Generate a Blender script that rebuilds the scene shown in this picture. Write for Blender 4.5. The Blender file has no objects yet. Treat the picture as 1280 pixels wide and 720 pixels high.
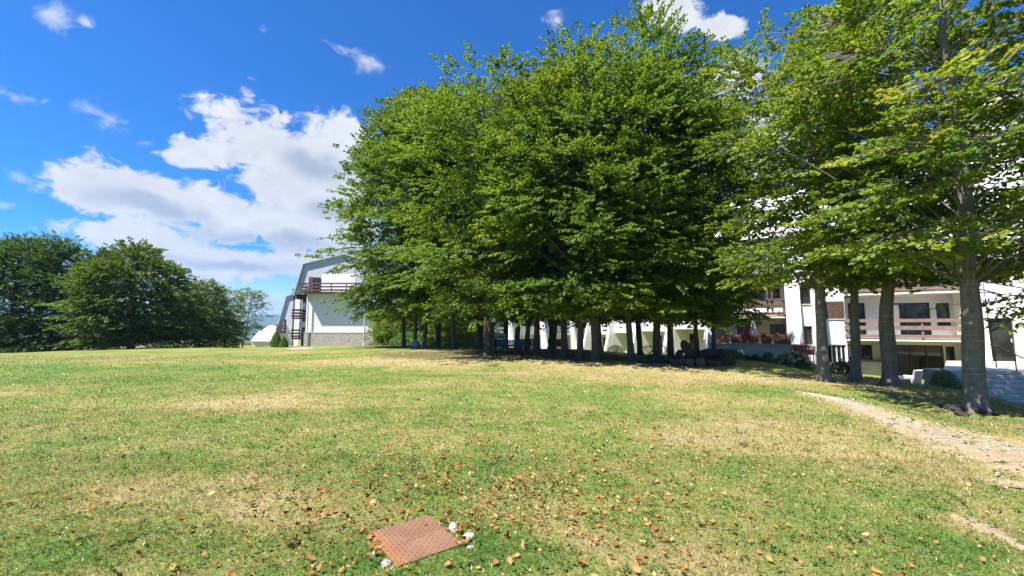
import bpy, math, random
import numpy as np
from mathutils import Vector
R = math.radians
SC = bpy.context.scene
COL = SC.collection

# ------------------------------------------------------------------ camera
EYE = 1.6; FPX = 530.0; PITCH = math.atan2(48.0, FPX)
cam = bpy.data.cameras.new('camera'); camo = bpy.data.objects.new('camera', cam); COL.objects.link(camo)
cam.sensor_fit = 'HORIZONTAL'; cam.sensor_width = 36.0; cam.lens = 36.0*FPX/1280.0
cam.clip_start = 0.05; cam.clip_end = 30000
camo.location = (0, 0, EYE); camo.rotation_euler = (R(90)+PITCH, 0, 0)
SC.camera = camo

# ------------------------------------------------------------------ exposure, sun
SC.view_settings.view_transform = 'Standard'; SC.view_settings.look = 'None'
SC.view_settings.gamma = 1.0; SC.view_settings.use_curve_mapping = False
SC.view_settings.exposure = 1.55
SUN_EL = R(57); LIGHT_AZ = (0.85, 0.53)          # where the light travels on the ground
sd = bpy.data.lights.new('sun', 'SUN'); sd.energy = 4.3; sd.angle = R(0.55); sd.color = (1.0, 0.955, 0.88)
so = bpy.data.objects.new('sun', sd); COL.objects.link(so)
_l = math.hypot(*LIGHT_AZ); lx, ly = LIGHT_AZ[0]/_l, LIGHT_AZ[1]/_l
ldir = Vector((lx*math.cos(SUN_EL), ly*math.cos(SUN_EL), -math.sin(SUN_EL)))
so.rotation_euler = ldir.to_track_quat('-Z', 'Y').to_euler(); so.location = (-20, -20, 40)
SC.render.engine = 'CYCLES'
cy = SC.cycles
cy.max_bounces = 6; cy.diffuse_bounces = 3; cy.glossy_bounces = 2; cy.transmission_bounces = 4
cy.transparent_max_bounces = 6; cy.volume_bounces = 0
cy.use_denoising = True

def pxdir(px, py):
    cx, c2 = (px-640)/FPX, (360-py)/FPX
    s, c = math.sin(PITCH), math.cos(PITCH)
    return np.array([cx, c - c2*s, s + c2*c])
def at(px, py, Y):
    d = pxdir(px, py); return np.array([0, 0, EYE]) + d*(Y/d[1])

# ------------------------------------------------------------------ node helpers
class NT:
    def __init__(s, nt): s.nt = nt; s.n = nt.nodes; s.l = nt.links
    def new(s, t, **kw):
        n = s.n.new(t)
        for k, v in kw.items(): setattr(n, k, v)
        return n
    def put(s, sock, v):
        if v is None: return
        if hasattr(v, 'is_linked') or isinstance(v, bpy.types.NodeSocket): s.l.new(v, sock)
        else: sock.default_value = v
    def math(s, op, a, b=None, c=None, clamp=False):
        n = s.new('ShaderNodeMath', operation=op); n.use_clamp = clamp
        for i, v in enumerate((a, b, c)):
            if v is not None: s.put(n.inputs[i], v)
        return n.outputs[0]
    def vmath(s, op, a, b=None):
        n = s.new('ShaderNodeVectorMath', operation=op); s.put(n.inputs[0], a)
        if b is not None: s.put(n.inputs[1], b)
        return n.outputs['Value'] if op in ('LENGTH', 'DOT_PRODUCT') else n.outputs[0]
    def mapr(s, v, a, b, c=0.0, d=1.0, smooth=False):
        n = s.new('ShaderNodeMapRange'); n.interpolation_type = 'SMOOTHSTEP' if smooth else 'LINEAR'
        s.put(n.inputs[0], v); s.put(n.inputs[1], a); s.put(n.inputs[2], b); s.put(n.inputs[3], c); s.put(n.inputs[4], d)
        return n.outputs[0]
    def noise(s, vec, scale, detail=4, rough=0.55, dist=0.0):
        n = s.new('ShaderNodeTexNoise'); s.put(n.inputs['Vector'], vec)
        n.inputs['Scale'].default_value = scale; n.inputs['Detail'].default_value = detail
        n.inputs['Roughness'].default_value = rough; n.inputs['Distortion'].default_value = dist
        return n.outputs['Fac']
    def mix(s, f, a, b, typ='MIX'):
        n = s.new('ShaderNodeMix', data_type='RGBA', blend_type=typ)
        s.put(n.inputs[0], f)
        for sk, v in ((n.inputs[6], a), (n.inputs[7], b)):
            s.put(sk, (*v, 1) if isinstance(v, tuple) and len(v) == 3 else v)
        return n.outputs[2]
    def ramp(s, f, stops):
        n = s.new('ShaderNodeValToRGB'); s.put(n.inputs[0], f); cr = n.color_ramp
        while len(cr.elements) < len(stops): cr.elements.new(0.5)
        for e, (p, c) in zip(cr.elements, stops): e.position = p; e.color = (*c, 1)
        return n.outputs[0]
    def ellipse(s, vec, loc, rot, scl):
        m = s.new('ShaderNodeMapping', vector_type='TEXTURE'); s.put(m.inputs[0], vec)
        m.inputs['Location'].default_value = loc; m.inputs['Rotation'].default_value = (0, 0, rot); m.inputs['Scale'].default_value = scl
        return s.vmath('LENGTH', m.outputs[0])
    def combine(s, x, y, z):
        n = s.new('ShaderNodeCombineXYZ')
        for i, v in enumerate((x, y, z)): s.put(n.inputs[i], v)
        return n.outputs[0]

# ------------------------------------------------------------------ world: sky texture + clouds placed by direction
W = bpy.data.worlds.new('World'); SC.world = W; W.use_nodes = True
t = NT(W.node_tree); W.node_tree.nodes.clear()
sky = t.new('ShaderNodeTexSky', sky_type='NISHITA'); sky.sun_disc = False
sky.sun_elevation = SUN_EL; sky.sun_rotation = math.atan2(-lx, -ly)
sky.altitude = 1300; sky.air_density = 1.0; sky.dust_density = 0.25; sky.ozone_density = 2.2
SKY_STR = 0.072
hs = t.new('ShaderNodeHueSaturation'); hs.inputs['Hue'].default_value = 0.512; hs.inputs['Saturation'].default_value = 1.74; hs.inputs['Value'].default_value = 1.0
t.l.new(sky.outputs[0], hs.inputs['Color'])
tc = t.new('ShaderNodeTexCoord'); D = tc.outputs['Generated']
sp = t.new('ShaderNodeSeparateXYZ'); t.l.new(D, sp.inputs[0])
az = t.math('ARCTAN2', sp.outputs[0], sp.outputs[1]); el = t.math('ARCSINE', sp.outputs[2])
AE = t.combine(az, el, 0.0)
def azel(px, py):
    d = pxdir(px, py); d = d/np.linalg.norm(d); return math.atan2(d[0], d[1]), math.asin(d[2])
def blob(px, py, rx, ry, rot):
    a0, e0 = azel(px, py); a1, e1 = azel(px+rx*math.cos(R(rot)), py-rx*math.sin(R(rot)))
    b0, f0 = azel(px-ry*math.sin(R(rot)), py-ry*math.cos(R(rot)))
    return (a0, e0, 0), math.atan2(e1-e0, a1-a0), (max(1e-3, math.hypot(a1-a0, e1-e0)), max(1e-3, math.hypot(b0-a0, f0-e0)), 1)
# warp coordinates a little so that no edge is an ellipse
wn = t.new('ShaderNodeTexNoise'); t.l.new(AE, wn.inputs['Vector']); wn.inputs['Scale'].default_value = 9; wn.inputs['Detail'].default_value = 5
wv = t.vmath('SCALE', t.vmath('SUBTRACT', wn.outputs['Color'], (0.5, 0.5, 0.5)))
wv.node.inputs['Scale'].default_value = 0.09
AW = t.vmath('ADD', AE, wv)
def field(blobs, vec):
    acc = None
    for b in blobs:
        l = t.ellipse(vec, *blob(*b))
        acc = l if acc is None else t.math('SMOOTH_MIN', acc, l, 0.15)
    return acc
thick = [(365, 200, 112, 54, -30), (318, 172, 48, 32, -20), (415, 240, 75, 80, -20), (268, 186, 72, 22, 8), (430, 190, 60, 46, -25), (350, 230, 60, 40, -20),
         (175, 250, 125, 44, -14), (120, 228, 58, 30, 0), (300, 268, 150, 36, -8), (400, 290, 90, 36, 0),
         (255, 320, 140, 26, -8), (180, 296, 60, 12, 0), (400, 330, 90, 24, 0), (300, 372, 70, 10, 0), (240, 352, 60, 9, 0),
         (840, 14, 44, 32, -12), (902, 34, 36, 22, -12), (905, 110, 70, 44, 10), (960, 190, 90, 70, 0), (1060, 215, 90, 40, 0), (486, 210, 30, 26, 0)]
wisp = [(698, 30, 13, 17, 0), (447, 82, 40, 15, -20), (330, 36, 15, 10, 0), (135, 150, 46, 16, -12), (184, 180, 16, 10, 0), (20, 110, 34, 9, -20), (62, 18, 18, 24, 40),
        (27, 222, 22, 14, -30), (230, 138, 14, 9, -30), (64, 122, 10, 6, 0), (10, 258, 16, 8, 0), (95, 25, 12, 10, 0)]
fb1 = t.noise(t.vmath('MULTIPLY', D, (1, 1, 1.5)), 7.5, 10, 0.62, 0.3)
fb2 = t.noise(t.vmath('MULTIPLY', D, (1, 1, 1.5)), 21, 10, 0.66, 0.8)
nz = t.math('ADD', t.math('MULTIPLY', t.math('SUBTRACT', fb1, 0.5), 1.25), t.math('MULTIPLY', t.math('SUBTRACT', fb2, 0.5), 1.45))
dens = t.math('ADD', t.math('SUBTRACT', 1.0, field(thick, AW)), nz)
a1 = t.mapr(dens, 0.0, 0.34, 0, 1, True)
wd = t.math('ADD', t.math('SUBTRACT', 1.0, field(wisp, AW)), t.math('MULTIPLY', nz, 2.3))
a2 = t.mapr(wd, 0.0, 1.5, 0, 0.75, True)
alpha = t.math('MAXIMUM', a1, a2)
# grey undersides and hollows
dark = [(190, 262, 95, 20, -14), (330, 300, 120, 16, -6), (395, 205, 55, 24, -25), (300, 330, 100, 9, -4), (430, 320, 50, 14, 0), (420, 262, 40, 18, 0), (905, 130, 50, 26, 0)]
dk = t.math('ADD', t.math('SUBTRACT', 1.0, field(dark, AW)), t.math('MULTIPLY', nz, 0.9))
dk = t.mapr(dk, -0.15, 0.75, 0, 1, True)
shade = t.math('MULTIPLY', dk, t.mapr(dens, 0.05, 0.5, 0, 1, True))
puff = t.mapr(nz, -0.35, 0.40, 0.80, 1.03)
ccol = t.mix(shade, (4.15, 4.25, 4.45), (2.35, 2.7, 3.35))
ccol = t.mix(1.0, ccol, t.combine(puff, puff, puff), 'MULTIPLY')
final = t.mix(alpha, hs.outputs[0], ccol)
bg = t.new('ShaderNodeBackground'); bg.inputs['Strength'].default_value = SKY_STR
t.l.new(final, bg.inputs['Color'])
wo = t.new('ShaderNodeOutputWorld'); t.l.new(bg.outputs[0], wo.inputs['Surface'])

# ------------------------------------------------------------------ object helpers
def tag(o, label=None, cat=None, group=None, kind=None):
    if label: o['label'] = label
    if cat: o['category'] = cat
    if group: o['group'] = group
    if kind: o['kind'] = kind
    return o
def empty(name, loc, rz=0.0, label=None, cat=None, group=None):
    o = bpy.data.objects.new(name, None); COL.objects.link(o)
    o.location = [float(v) for v in loc]; o.rotation_euler = (0, 0, rz); o.empty_display_size = 0.2
    return tag(o, label, cat, group)
def npmesh(name, V, F, mat, parent=None, smooth=False, attr=None):
    """F: (n,k) array of equal polygons or list of such arrays."""
    me = bpy.data.meshes.new(name)
    Fs = F if isinstance(F, list) else [F]
    V = np.asarray(V, np.float32)
    me.vertices.add(len(V)); me.vertices.foreach_set('co', V.ravel())
    tot = np.concatenate([np.full(len(f), f.shape[1], np.int32) for f in Fs])
    idx = np.concatenate([np.asarray(f, np.int32).ravel() for f in Fs])
    start = np.concatenate([[0], np.cumsum(tot)[:-1]]).astype(np.int32)
    me.loops.add(len(idx)); me.loops.foreach_set('vertex_index', idx)
    me.polygons.add(len(tot)); me.polygons.foreach_set('loop_start', start); me.polygons.foreach_set('loop_total', tot)
    me.polygons.foreach_set('use_smooth', np.full(len(tot), smooth))
    if attr is not None:
        a = me.attributes.new('tint', 'FLOAT', 'FACE'); a.data.foreach_set('value', np.asarray(attr, np.float32))
    me.update(calc_edges=True); me.validate()
    if mat: me.materials.append(mat)
    o = bpy.data.objects.new(name, me); COL.objects.link(o)
    if parent: o.parent = parent
    return o
class MB:
    def __init__(s): s.v = []; s.f = []
    def add(s, vs, fs):
        b = len(s.v); s.v += [tuple(float(c) for c in p) for p in vs]; s.f += [tuple(b+i for i in q) for q in fs]; return s
    def box(s, x0, x1, y0, y1, z0, z1):
        return s.add([(x0,y0,z0),(x1,y0,z0),(x1,y1,z0),(x0,y1,z0),(x0,y0,z1),(x1,y0,z1),(x1,y1,z1),(x0,y1,z1)],
                     [(0,3,2,1),(4,5,6,7),(0,1,5,4),(1,2,6,5),(2,3,7,6),(3,0,4,7)])
    def quad(s, a, b, c, d): return s.add([a, b, c, d], [(0, 1, 2, 3)])
    def prism(s, poly, axis, a0, a1):
        """poly: 2-D points; axis 'x': (y,z) extruded along x; 'y': (x,z); 'z': (x,y)."""
        def P(p, a):
            return {'x': (a, p[0], p[1]), 'y': (p[0], a, p[1]), 'z': (p[0], p[1], a)}[axis]
        n = len(poly); vs = [P(p, a0) for p in poly]+[P(p, a1) for p in poly]
        return s.add(vs, [tuple(range(n-1, -1, -1)), tuple(range(n, 2*n))]+[(i, (i+1) % n, n+(i+1) % n, n+i) for i in range(n)])
    def tube(s, pts, rad, n=8, cap=True):
        pts = [Vector(p) for p in pts]; k = len(pts)
        rad = [rad]*k if not hasattr(rad, '__len__') else rad
        b = len(s.v); rings = []
        for i, p in enumerate(pts):
            d = (pts[min(i+1, k-1)]-pts[max(i-1, 0)]).normalized()
            a = d.orthogonal().normalized() if abs(d.z) < 0.99 else Vector((1, 0, 0)); a = (a - d*a.dot(d)).normalized(); c = d.cross(a)
            for j in range(n):
                w = 2*math.pi*j/n; q = p+(a*math.cos(w)+c*math.sin(w))*rad[i]; s.v.append(tuple(q))
        for i in range(k-1):
            for j in range(n):
                s.f.append((b+i*n+j, b+i*n+(j+1) % n, b+(i+1)*n+(j+1) % n, b+(i+1)*n+j))
        if cap:
            s.f.append(tuple(b+j for j in range(n-1, -1, -1))); s.f.append(tuple(b+(k-1)*n+j for j in range(n)))
        return s
    def lathe(s, prof, n=16, c=(0, 0)):
        b = len(s.v)
        for r, z in prof:
            for j in range(n): s.v.append((c[0]+r*math.cos(2*math.pi*j/n), c[1]+r*math.sin(2*math.pi*j/n), z))
        for i in range(len(prof)-1):
            for j in range(n): s.f.append((b+i*n+j, b+i*n+(j+1) % n, b+(i+1)*n+(j+1) % n, b+(i+1)*n+j))
        s.f.append(tuple(b+j for j in range(n-1, -1, -1))); m = b+(len(prof)-1)*n; s.f.append(tuple(m+j for j in range(n)))
        return s
    def build(s, name, mat, parent=None, smooth=False, bevel=0.0):
        me = bpy.data.meshes.new(name); me.from_pydata(s.v, [], s.f)
        if smooth: me.polygons.foreach_set('use_smooth', [True]*len(me.polygons))
        me.materials.append(mat); me.update()
        o = bpy.data.objects.new(name, me); COL.objects.link(o)
        if parent: o.parent = parent
        if bevel:
            m = o.modifiers.new('bevel', 'BEVEL'); m.width = bevel; m.segments = 2; m.limit_method = 'ANGLE'
        return o

# ------------------------------------------------------------------ terrain height
CP = np.array([(0,-6,0),(-9,-4,0),(9,-4,-.1),(-20,0,0),(20,-4,-.6),(0,0,0),(-8,3,0),(7,3,-.02),(0,8,0),(-10,10,0),(6,10,-.03),(0,15,.03),(-15,20,0),(0,20,.12),(5,20,.1),(9.5,20,.02),
  (-8,30,.15),(-4,26,.18),(3,27,.1),(10.6,9.8,-.32),(12,13.5,-.28),(11.9,14.5,-.14),(9.9,13.5,-.1),(8.5,6,-.05),(12.5,7,-.45),(15,10,-.85),(18,10,-1.15),(16,15,-.92),(18,16,-1.25),
  (19,19.5,-1.4),(22,20,-1.42),(17.6,22,-1.3),(14.8,24,-.45),(12.5,25.3,-.32),(11,27,-.3),(10,28,-.3),(10,34,-.6),(14,36,-.9),(13,43,-1.3),(10,48,-2),(5,45,-1.6),(0,45,-1.4),(0,36,-.2),(6,36,-.5),
  (-20,47,-.62),(-24,47,-.62),(-12,46,-.55),(-16,40,-.3),(-25,30,-.12),(-36,40,-.58),(-49,42,-.88),(-30,56,-1.9),(-10,62,-2),(-42,56,-1.5),(-60,45,-1.2),(25,40,-1.4),(40,20,-1.4),(30,5,-1),(-30,20,0),(-45,25,-.25)], float)
def hgt(x, y):
    x = np.asarray(x, float); y = np.asarray(y, float); sh = x.shape
    x = x.ravel(); y = y.ravel(); out = np.empty(len(x))
    for i in range(0, len(x), 20000):
        d2 = (x[i:i+20000, None]-CP[None, :, 0])**2+(y[i:i+20000, None]-CP[None, :, 1])**2
        w = 1.0/(d2+2.0)**2.4; out[i:i+20000] = (w*CP[None, :, 2]).sum(1)/w.sum(1)
    r = np.hypot(x, y)
    far = np.clip((r-70)/250, 0, 1); out = out*(1-far) - 9*far
    far2 = np.clip((r-250)/1500, 0, 1); out = out - 55*far2*far2*(3-2*far2)
    a = np.arctan2(x, y)
    hill = np.clip((r-2600)/3600, 0, 1); hill = hill*hill*(3-2*hill)
    prof = 128+22*np.sin(a*9+1.1)+16*np.sin(a*23+.3)+9*np.sin(a*51+2)
    out = out + hill*(prof+55) + hill*14*np.sin(r/310+a*14)
    return out.reshape(sh)
def H1(x, y): return float(hgt(np.array([x]), np.array([y]))[0])
def gpx(px, py):
    """where a pixel's ray meets the ground"""
    d = pxdir(px, py); o = np.array([0, 0, EYE]); s = np.linspace(1.5, 90, 6000)
    p = o+d*s[:, None]; below = p[:, 2] < hgt(p[:, 0], p[:, 1])
    i = int(np.argmax(below)); return p[i] if below.any() else p[-1]

# ------------------------------------------------------------------ materials
def newmat(name):
    m = bpy.data.materials.new(name); m.use_nodes = True; m.node_tree.nodes.clear()
    q = NT(m.node_tree); return m, q
def finish(q, shader):
    o = q.new('ShaderNodeOutputMaterial'); q.l.new(shader, o.inputs['Surface'])
def principled(q, color, rough=0.7, spec=0.3, metal=0.0, bump=None, bstr=0.3, bdist=0.02):
    p = q.new('ShaderNodeBsdfPrincipled'); q.put(p.inputs['Base Color'], (*color, 1) if isinstance(color, tuple) else color)
    q.put(p.inputs['Roughness'], rough); p.inputs['Specular IOR Level'].default_value = spec; p.inputs['Metallic'].default_value = metal
    if bump is not None:
        b = q.new('ShaderNodeBump'); b.inputs['Strength'].default_value = bstr; b.inputs['Distance'].default_value = bdist
        q.l.new(bump, b.inputs['Height']); q.l.new(b.outputs[0], p.inputs['Normal'])
    return p.outputs[0]
def position(q): return q.new('ShaderNodeNewGeometry').outputs['Position']
def objcoord(q): return q.new('ShaderNodeTexCoord').outputs['Object']
def simple(name, c, rough=0.7, var=0.15, scale=3.0, spec=0.3, metal=0.0, bstr=0.25, bscale=40, bdist=0.01):
    m, q = newmat(name); P = objcoord(q)
    n = q.noise(P, scale, 5, 0.6)
    col = q.mix(q.mapr(n, 0.3, 0.7), tuple(v*(1-var) for v in c), tuple(min(1, v*(1+var)) for v in c))
    finish(q, principled(q, col, rough, spec, metal, q.noise(P, bscale, 4), bstr, bdist)); return m
def plaster(name, c, streak=0.25):
    m, q = newmat(name); P = objcoord(q)
    n1 = q.noise(P, 0.9, 5, 0.6); n2 = q.noise(q.vmath('MULTIPLY', P, (3.0, 3.0, 0.25)), 1.6, 5, 0.65)
    dirt = q.math('MULTIPLY', q.mapr(n2, 0.52, 0.78), streak)
    col = q.mix(q.mapr(n1, 0.3, 0.7), tuple(v*0.93 for v in c), c)
    col = q.mix(dirt, col, tuple(v*0.55 for v in c))
    finish(q, principled(q, col, 0.85, 0.2, 0, q.noise(P, 60, 4), 0.25, 0.01)); return m
def stonework(name, sc=3.2, tones=((0.30,0.27,0.22),(0.46,0.43,0.37),(0.38,0.34,0.28)), mortar=(0.36,0.34,0.30)):
    m, q = newmat(name); P = objcoord(q)
    vp = q.vmath('MULTIPLY', P, (1, 1, 1.7))
    wn = q.new('ShaderNodeTexNoise'); q.put(wn.inputs['Vector'], P); wn.inputs['Scale'].default_value = 5
    wsc = q.vmath('SCALE', wn.outputs['Color']); wsc.node.inputs['Scale'].default_value = 0.22; vp = q.vmath('ADD', vp, wsc)
    v = q.new('ShaderNodeTexVoronoi'); q.put(v.inputs['Vector'], vp); v.inputs['Scale'].default_value = sc
    v2 = q.new('ShaderNodeTexVoronoi', feature='DISTANCE_TO_EDGE'); q.put(v2.inputs['Vector'], vp); v2.inputs['Scale'].default_value = sc
    s3 = q.new('ShaderNodeSeparateColor'); q.l.new(v.outputs['Color'], s3.inputs[0])
    c = q.ramp(s3.outputs[0], [(0, tones[0]), (0.5, tones[1]), (1, tones[2])])
    c = q.mix(q.math('MULTIPLY', q.noise(P, 14, 5), 0.5), c, tuple(v*0.6 for v in tones[2]))
    e = q.mapr(v2.outputs['Distance'], 0.02, 0.075)
    c = q.mix(e, mortar, c)
    hgtn = q.math('ADD', e, q.math('MULTIPLY', q.noise(P, 30, 4), 0.35))
    finish(q, principled(q, c, 0.9, 0.2, 0, hgtn, 0.7, 0.03)); return m

def dryness(q, P):
    flat = q.vmath('MULTIPLY', P, (1, 1, 0))
    n1 = q.noise(flat, 0.33, 5, 0.6, 0.4); n2 = q.noise(flat, 1.7, 5, 0.65, 0.3); n3 = q.noise(flat, 9, 4, 0.7)
    d = q.math('ADD', q.math('MULTIPLY', q.math('SUBTRACT', n1, 0.5), 1.5), q.math('MULTIPLY', q.math('SUBTRACT', n2, 0.5), 1.15))
    d = q.math('ADD', d, q.math('MULTIPLY', q.math('SUBTRACT', n3, 0.5), 0.85))
    d = q.math('ADD', d, 0.545)
    for (x, y, rx, ry, rot, amt) in LAWN_SPOTS:
        l = q.ellipse(flat, (x, y, 0), rot, (rx, ry, 1))
        d = q.math('ADD', d, q.math('MULTIPLY', q.mapr(l, 1.0, 0.2, 0, 1, True), amt))
    return d
def _spot(px, py, rx, ry, amt, rot=0.0):
    p = gpx(px, py); return (p[0], p[1], rx, ry, rot, amt)
LAWN_SPOTS = [_spot(300, 505, 3.2, 1.5, .34), _spot(230, 610, 1.6, .7, .42), _spot(350, 630, .8, .5, .3), _spot(560, 452, 13, 3.6, .34), _spot(850, 470, 9, 4, .34),
              _spot(1010, 560, 3.2, 3.0, .22), _spot(850, 545, 1.0, .9, .22), _spot(600, 585, 1.7, 1.6, -.24), _spot(400, 520, 2.2, 1.2, -.22), _spot(120, 465, 16, 5, -.2),
              _spot(560, 690, 1.2, .6, -.3), _spot(60, 700, .7, .5, -.2), _spot(1190, 690, .5, .4, -.35), _spot(640, 500, 4, 2.4, -.12), _spot(830, 690, .9, .5, .2), _spot(1130, 490, 5, 2.2, .06)]
LAWN_SPOTS += [_spot(px, py, r_, r_*1.3, .42) for px, py, r_ in ((1015, 494, .7), (1060, 503, .9), (1115, 522, 1.0), (1180, 543, 1.2), (1240, 562, 1.3), (1225, 660, .4))]
GRASS_STOPS = [(0.0, (0.055, 0.125, 0.016)), (0.30, (0.105, 0.175, 0.026)), (0.52, (0.175, 0.200, 0.045)), (0.75, (0.275, 0.230, 0.082)), (1.0, (0.345, 0.275, 0.130))]
def ground_material():
    m, q = newmat('lawn_ground'); P = position(q)
    d = dryness(q, P)
    c = q.ramp(d, GRASS_STOPS)
    flat = q.vmath('MULTIPLY', P, (1, 1, 0))
    fine = q.noise(flat, 55, 4, 0.75); fine2 = q.noise(q.vmath('MULTIPLY', P, (1, 0.5, 0)), 16, 4, 0.75)
    c = q.mix(q.mapr(fine, 0.45, 0.75), c, q.mix(0.5, c, (0.05, 0.055, 0.018)))
    c = q.mix(q.mapr(fine2, 0.5, 0.72, 0, .55), c, (0.33, 0.29, 0.14))
    # worn needle-and-leaf litter under the trees (bare soil)
    litter = None
    for (x, y, rx, ry) in ((1.5, 22.5, 9.5, 4.2), (-6.0, 30.5, 6, 3.0), (8.3, 20.8, 3.6, 2.2)):
        l = q.mapr(q.ellipse(flat, (x, y, 0), 0, (rx, ry, 1)), 1.05, 0.75, 0, 1, True)
        litter = l if litter is None else q.math('MAXIMUM', litter, l)
    litter = q.math('MULTIPLY', litter, q.mapr(q.noise(flat, 1.3, 4), 0.25, 0.55))
    c = q.mix(litter, c, q.mix(q.noise(flat, 7, 4), (0.10, 0.07, 0.04), (0.17, 0.115, 0.065)))
    # far slopes are wooded, not lawn
    sep = q.new('ShaderNodeSeparateXYZ'); q.l.new(P, sep.inputs[0])
    dist = q.vmath('LENGTH', flat)
    wood = q.mix(q.mapr(q.noise(flat, 0.004, 6, 0.65), 0.4, 0.62), (0.028, 0.055, 0.02), (0.075, 0.10, 0.03))
    c = q.mix(q.mapr(dist, 120, 700, 0, 1, True), c, wood)
    h = q.math('ADD', q.noise(flat, 38, 5, 0.7), q.math('MULTIPLY', q.noise(flat, 4, 3), 2.0))
    finish(q, principled(q, c, 0.95, 0.1, 0, h, 0.6, 0.03)); return m
def blade_material():
    m, q = newmat('grass_blades'); P = position(q)
    a = q.new('ShaderNodeAttribute', attribute_name='tint')
    d = q.math('ADD', dryness(q, P), q.math('MULTIPLY', q.math('SUBTRACT', a.outputs['Fac'], 0.5), 0.75))
    c = q.ramp(d, [(p, tuple(min(1, v*1.22) for v in k)) for p, k in GRASS_STOPS])
    df = q.new('ShaderNodeBsdfDiffuse'); q.l.new(c, df.inputs[0]); tr = q.new('ShaderNodeBsdfTranslucent'); q.l.new(c, tr.inputs[0])
    gl = q.new('ShaderNodeBsdfGlossy'); gl.inputs['Roughness'].default_value = 0.42; gl.inputs[0].default_value = (1, 1, 1, 1)
    ms = q.new('ShaderNodeMixShader'); ms.inputs[0].default_value = 0.38; q.l.new(df.outputs[0], ms.inputs[1]); q.l.new(tr.outputs[0], ms.inputs[2])
    m2 = q.new('ShaderNodeMixShader'); m2.inputs[0].default_value = 0.04; q.l.new(ms.outputs[0], m2.inputs[1]); q.l.new(gl.outputs[0], m2.inputs[2])
    finish(q, m2.outputs[0]); return m
def leaf_material(name, stops, transl=0.5, gloss=0.018, trgain=1.45):
    m, q = newmat(name)
    a = q.new('ShaderNodeAttribute', attribute_name='tint')
    oi = q.new('ShaderNodeObjectInfo')
    f = q.math('ADD', a.outputs['Fac'], q.math('MULTIPLY', q.math('SUBTRACT', oi.outputs['Random'], 0.5), 0.12))
    c = q.ramp(f, stops)
    c2 = q.mix(1.0, c, (1.15*trgain, 1.05*trgain, 0.55*trgain), 'MULTIPLY')
    df = q.new('ShaderNodeBsdfDiffuse'); q.l.new(c, df.inputs[0]); tr = q.new('ShaderNodeBsdfTranslucent'); q.l.new(c2, tr.inputs[0])
    gl = q.new('ShaderNodeBsdfGlossy'); gl.inputs['Roughness'].default_value = 0.5; gl.inputs[0].default_value = (0.9, 0.95, 1, 1)
    ms = q.new('ShaderNodeMixShader'); ms.inputs[0].default_value = transl; q.l.new(df.outputs[0], ms.inputs[1]); q.l.new(tr.outputs[0], ms.inputs[2])
    m2 = q.new('ShaderNodeMixShader'); m2.inputs[0].default_value = gloss; q.l.new(ms.outputs[0], m2.inputs[1]); q.l.new(gl.outputs[0], m2.inputs[2])
    finish(q, m2.outputs[0]); return m
def bark_material(name, c0, c1, moss):
    m, q = newmat(name); P = objcoord(q)
    st = q.noise(q.vmath('MULTIPLY', P, (1, 1, 0.22)), 16, 5, 0.7)
    rings = q.noise(q.vmath('MULTIPLY', P, (0.35, 0.35, 3.0)), 6, 4, 0.6)
    c = q.mix(q.mapr(st, 0.3, 0.7), c0, c1)
    c = q.mix(q.mapr(rings, 0.55, 0.7, 0, .5), c, tuple(v*1.5 for v in c1))
    c = q.mix(q.mapr(q.noise(P, 1.8, 5, 0.6), 0.5, 0.72, 0, .6), c, moss)
    h = q.math('ADD', st, q.math('MULTIPLY', rings, 0.6))
    finish(q, principled(q, c, 0.9, 0.15, 0, h, 0.7, 0.03)); return m

M = {}
M['ground'] = ground_material(); M['blade'] = blade_material()
GREEN = [(0.0, (0.048, 0.096, 0.011)), (0.35, (0.108, 0.182, 0.017)), (0.65, (0.172, 0.250, 0.023)), (0.88, (0.255, 0.295, 0.030)), (1.0, (0.32, 0.28, 0.04))]
M['leaf'] = leaf_material('beech_leaves', GREEN)
M['leaf_far'] = leaf_material('far_leaves', [(p, tuple(v*0.85 for v in c)) for p, c in GREEN], 0.34, 0.03)
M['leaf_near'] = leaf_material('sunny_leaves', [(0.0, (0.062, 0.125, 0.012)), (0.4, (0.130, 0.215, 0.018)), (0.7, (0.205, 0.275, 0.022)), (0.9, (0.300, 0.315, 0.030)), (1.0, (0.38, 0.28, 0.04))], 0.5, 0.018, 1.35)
M['leaf_bush'] = leaf_material('bush_leaves', [(0, (0.045, 0.10, 0.014)), (0.5, (0.085, 0.17, 0.022)), (1, (0.16, 0.24, 0.05))], 0.3, 0.02)
M['leaf_box'] = leaf_material('box_leaves', [(0, (0.05, 0.09, 0.025)), (0.5, (0.11, 0.15, 0.05)), (1, (0.20, 0.23, 0.10))], 0.25, 0.06)
M['leaf_dark'] = leaf_material('cypress_leaves', [(0, (0.06, 0.14, 0.012)), (0.6, (0.12, 0.23, 0.02)), (1, (0.19, 0.28, 0.03))], 0.2, 0.03)
M['pink'] = leaf_material('pink_petals', [(0, (0.50, 0.24, 0.26)), (0.5, (0.62, 0.40, 0.36)), (1, (0.55, 0.52, 0.36))], 0.3, 0.02, 1.0)
M['magenta'] = leaf_material('magenta_petals', [(0, (0.55, 0.04, 0.20)), (0.6, (0.70, 0.10, 0.32)), (1, (0.75, 0.30, 0.45))], 0.3, 0.02, 1.0)
M['red'] = leaf_material('red_petals', [(0, (0.50, 0.015, 0.015)), (0.6, (0.65, 0.05, 0.03)), (1, (0.75, 0.25, 0.05))], 0.3, 0.02, 1.0)
M['orange'] = leaf_material('orange_petals', [(0, (0.60, 0.10, 0.05)), (0.6, (0.70, 0.20, 0.10)), (1, (0.72, 0.32, 0.2))], 0.3, 0.02, 1.0)
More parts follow.
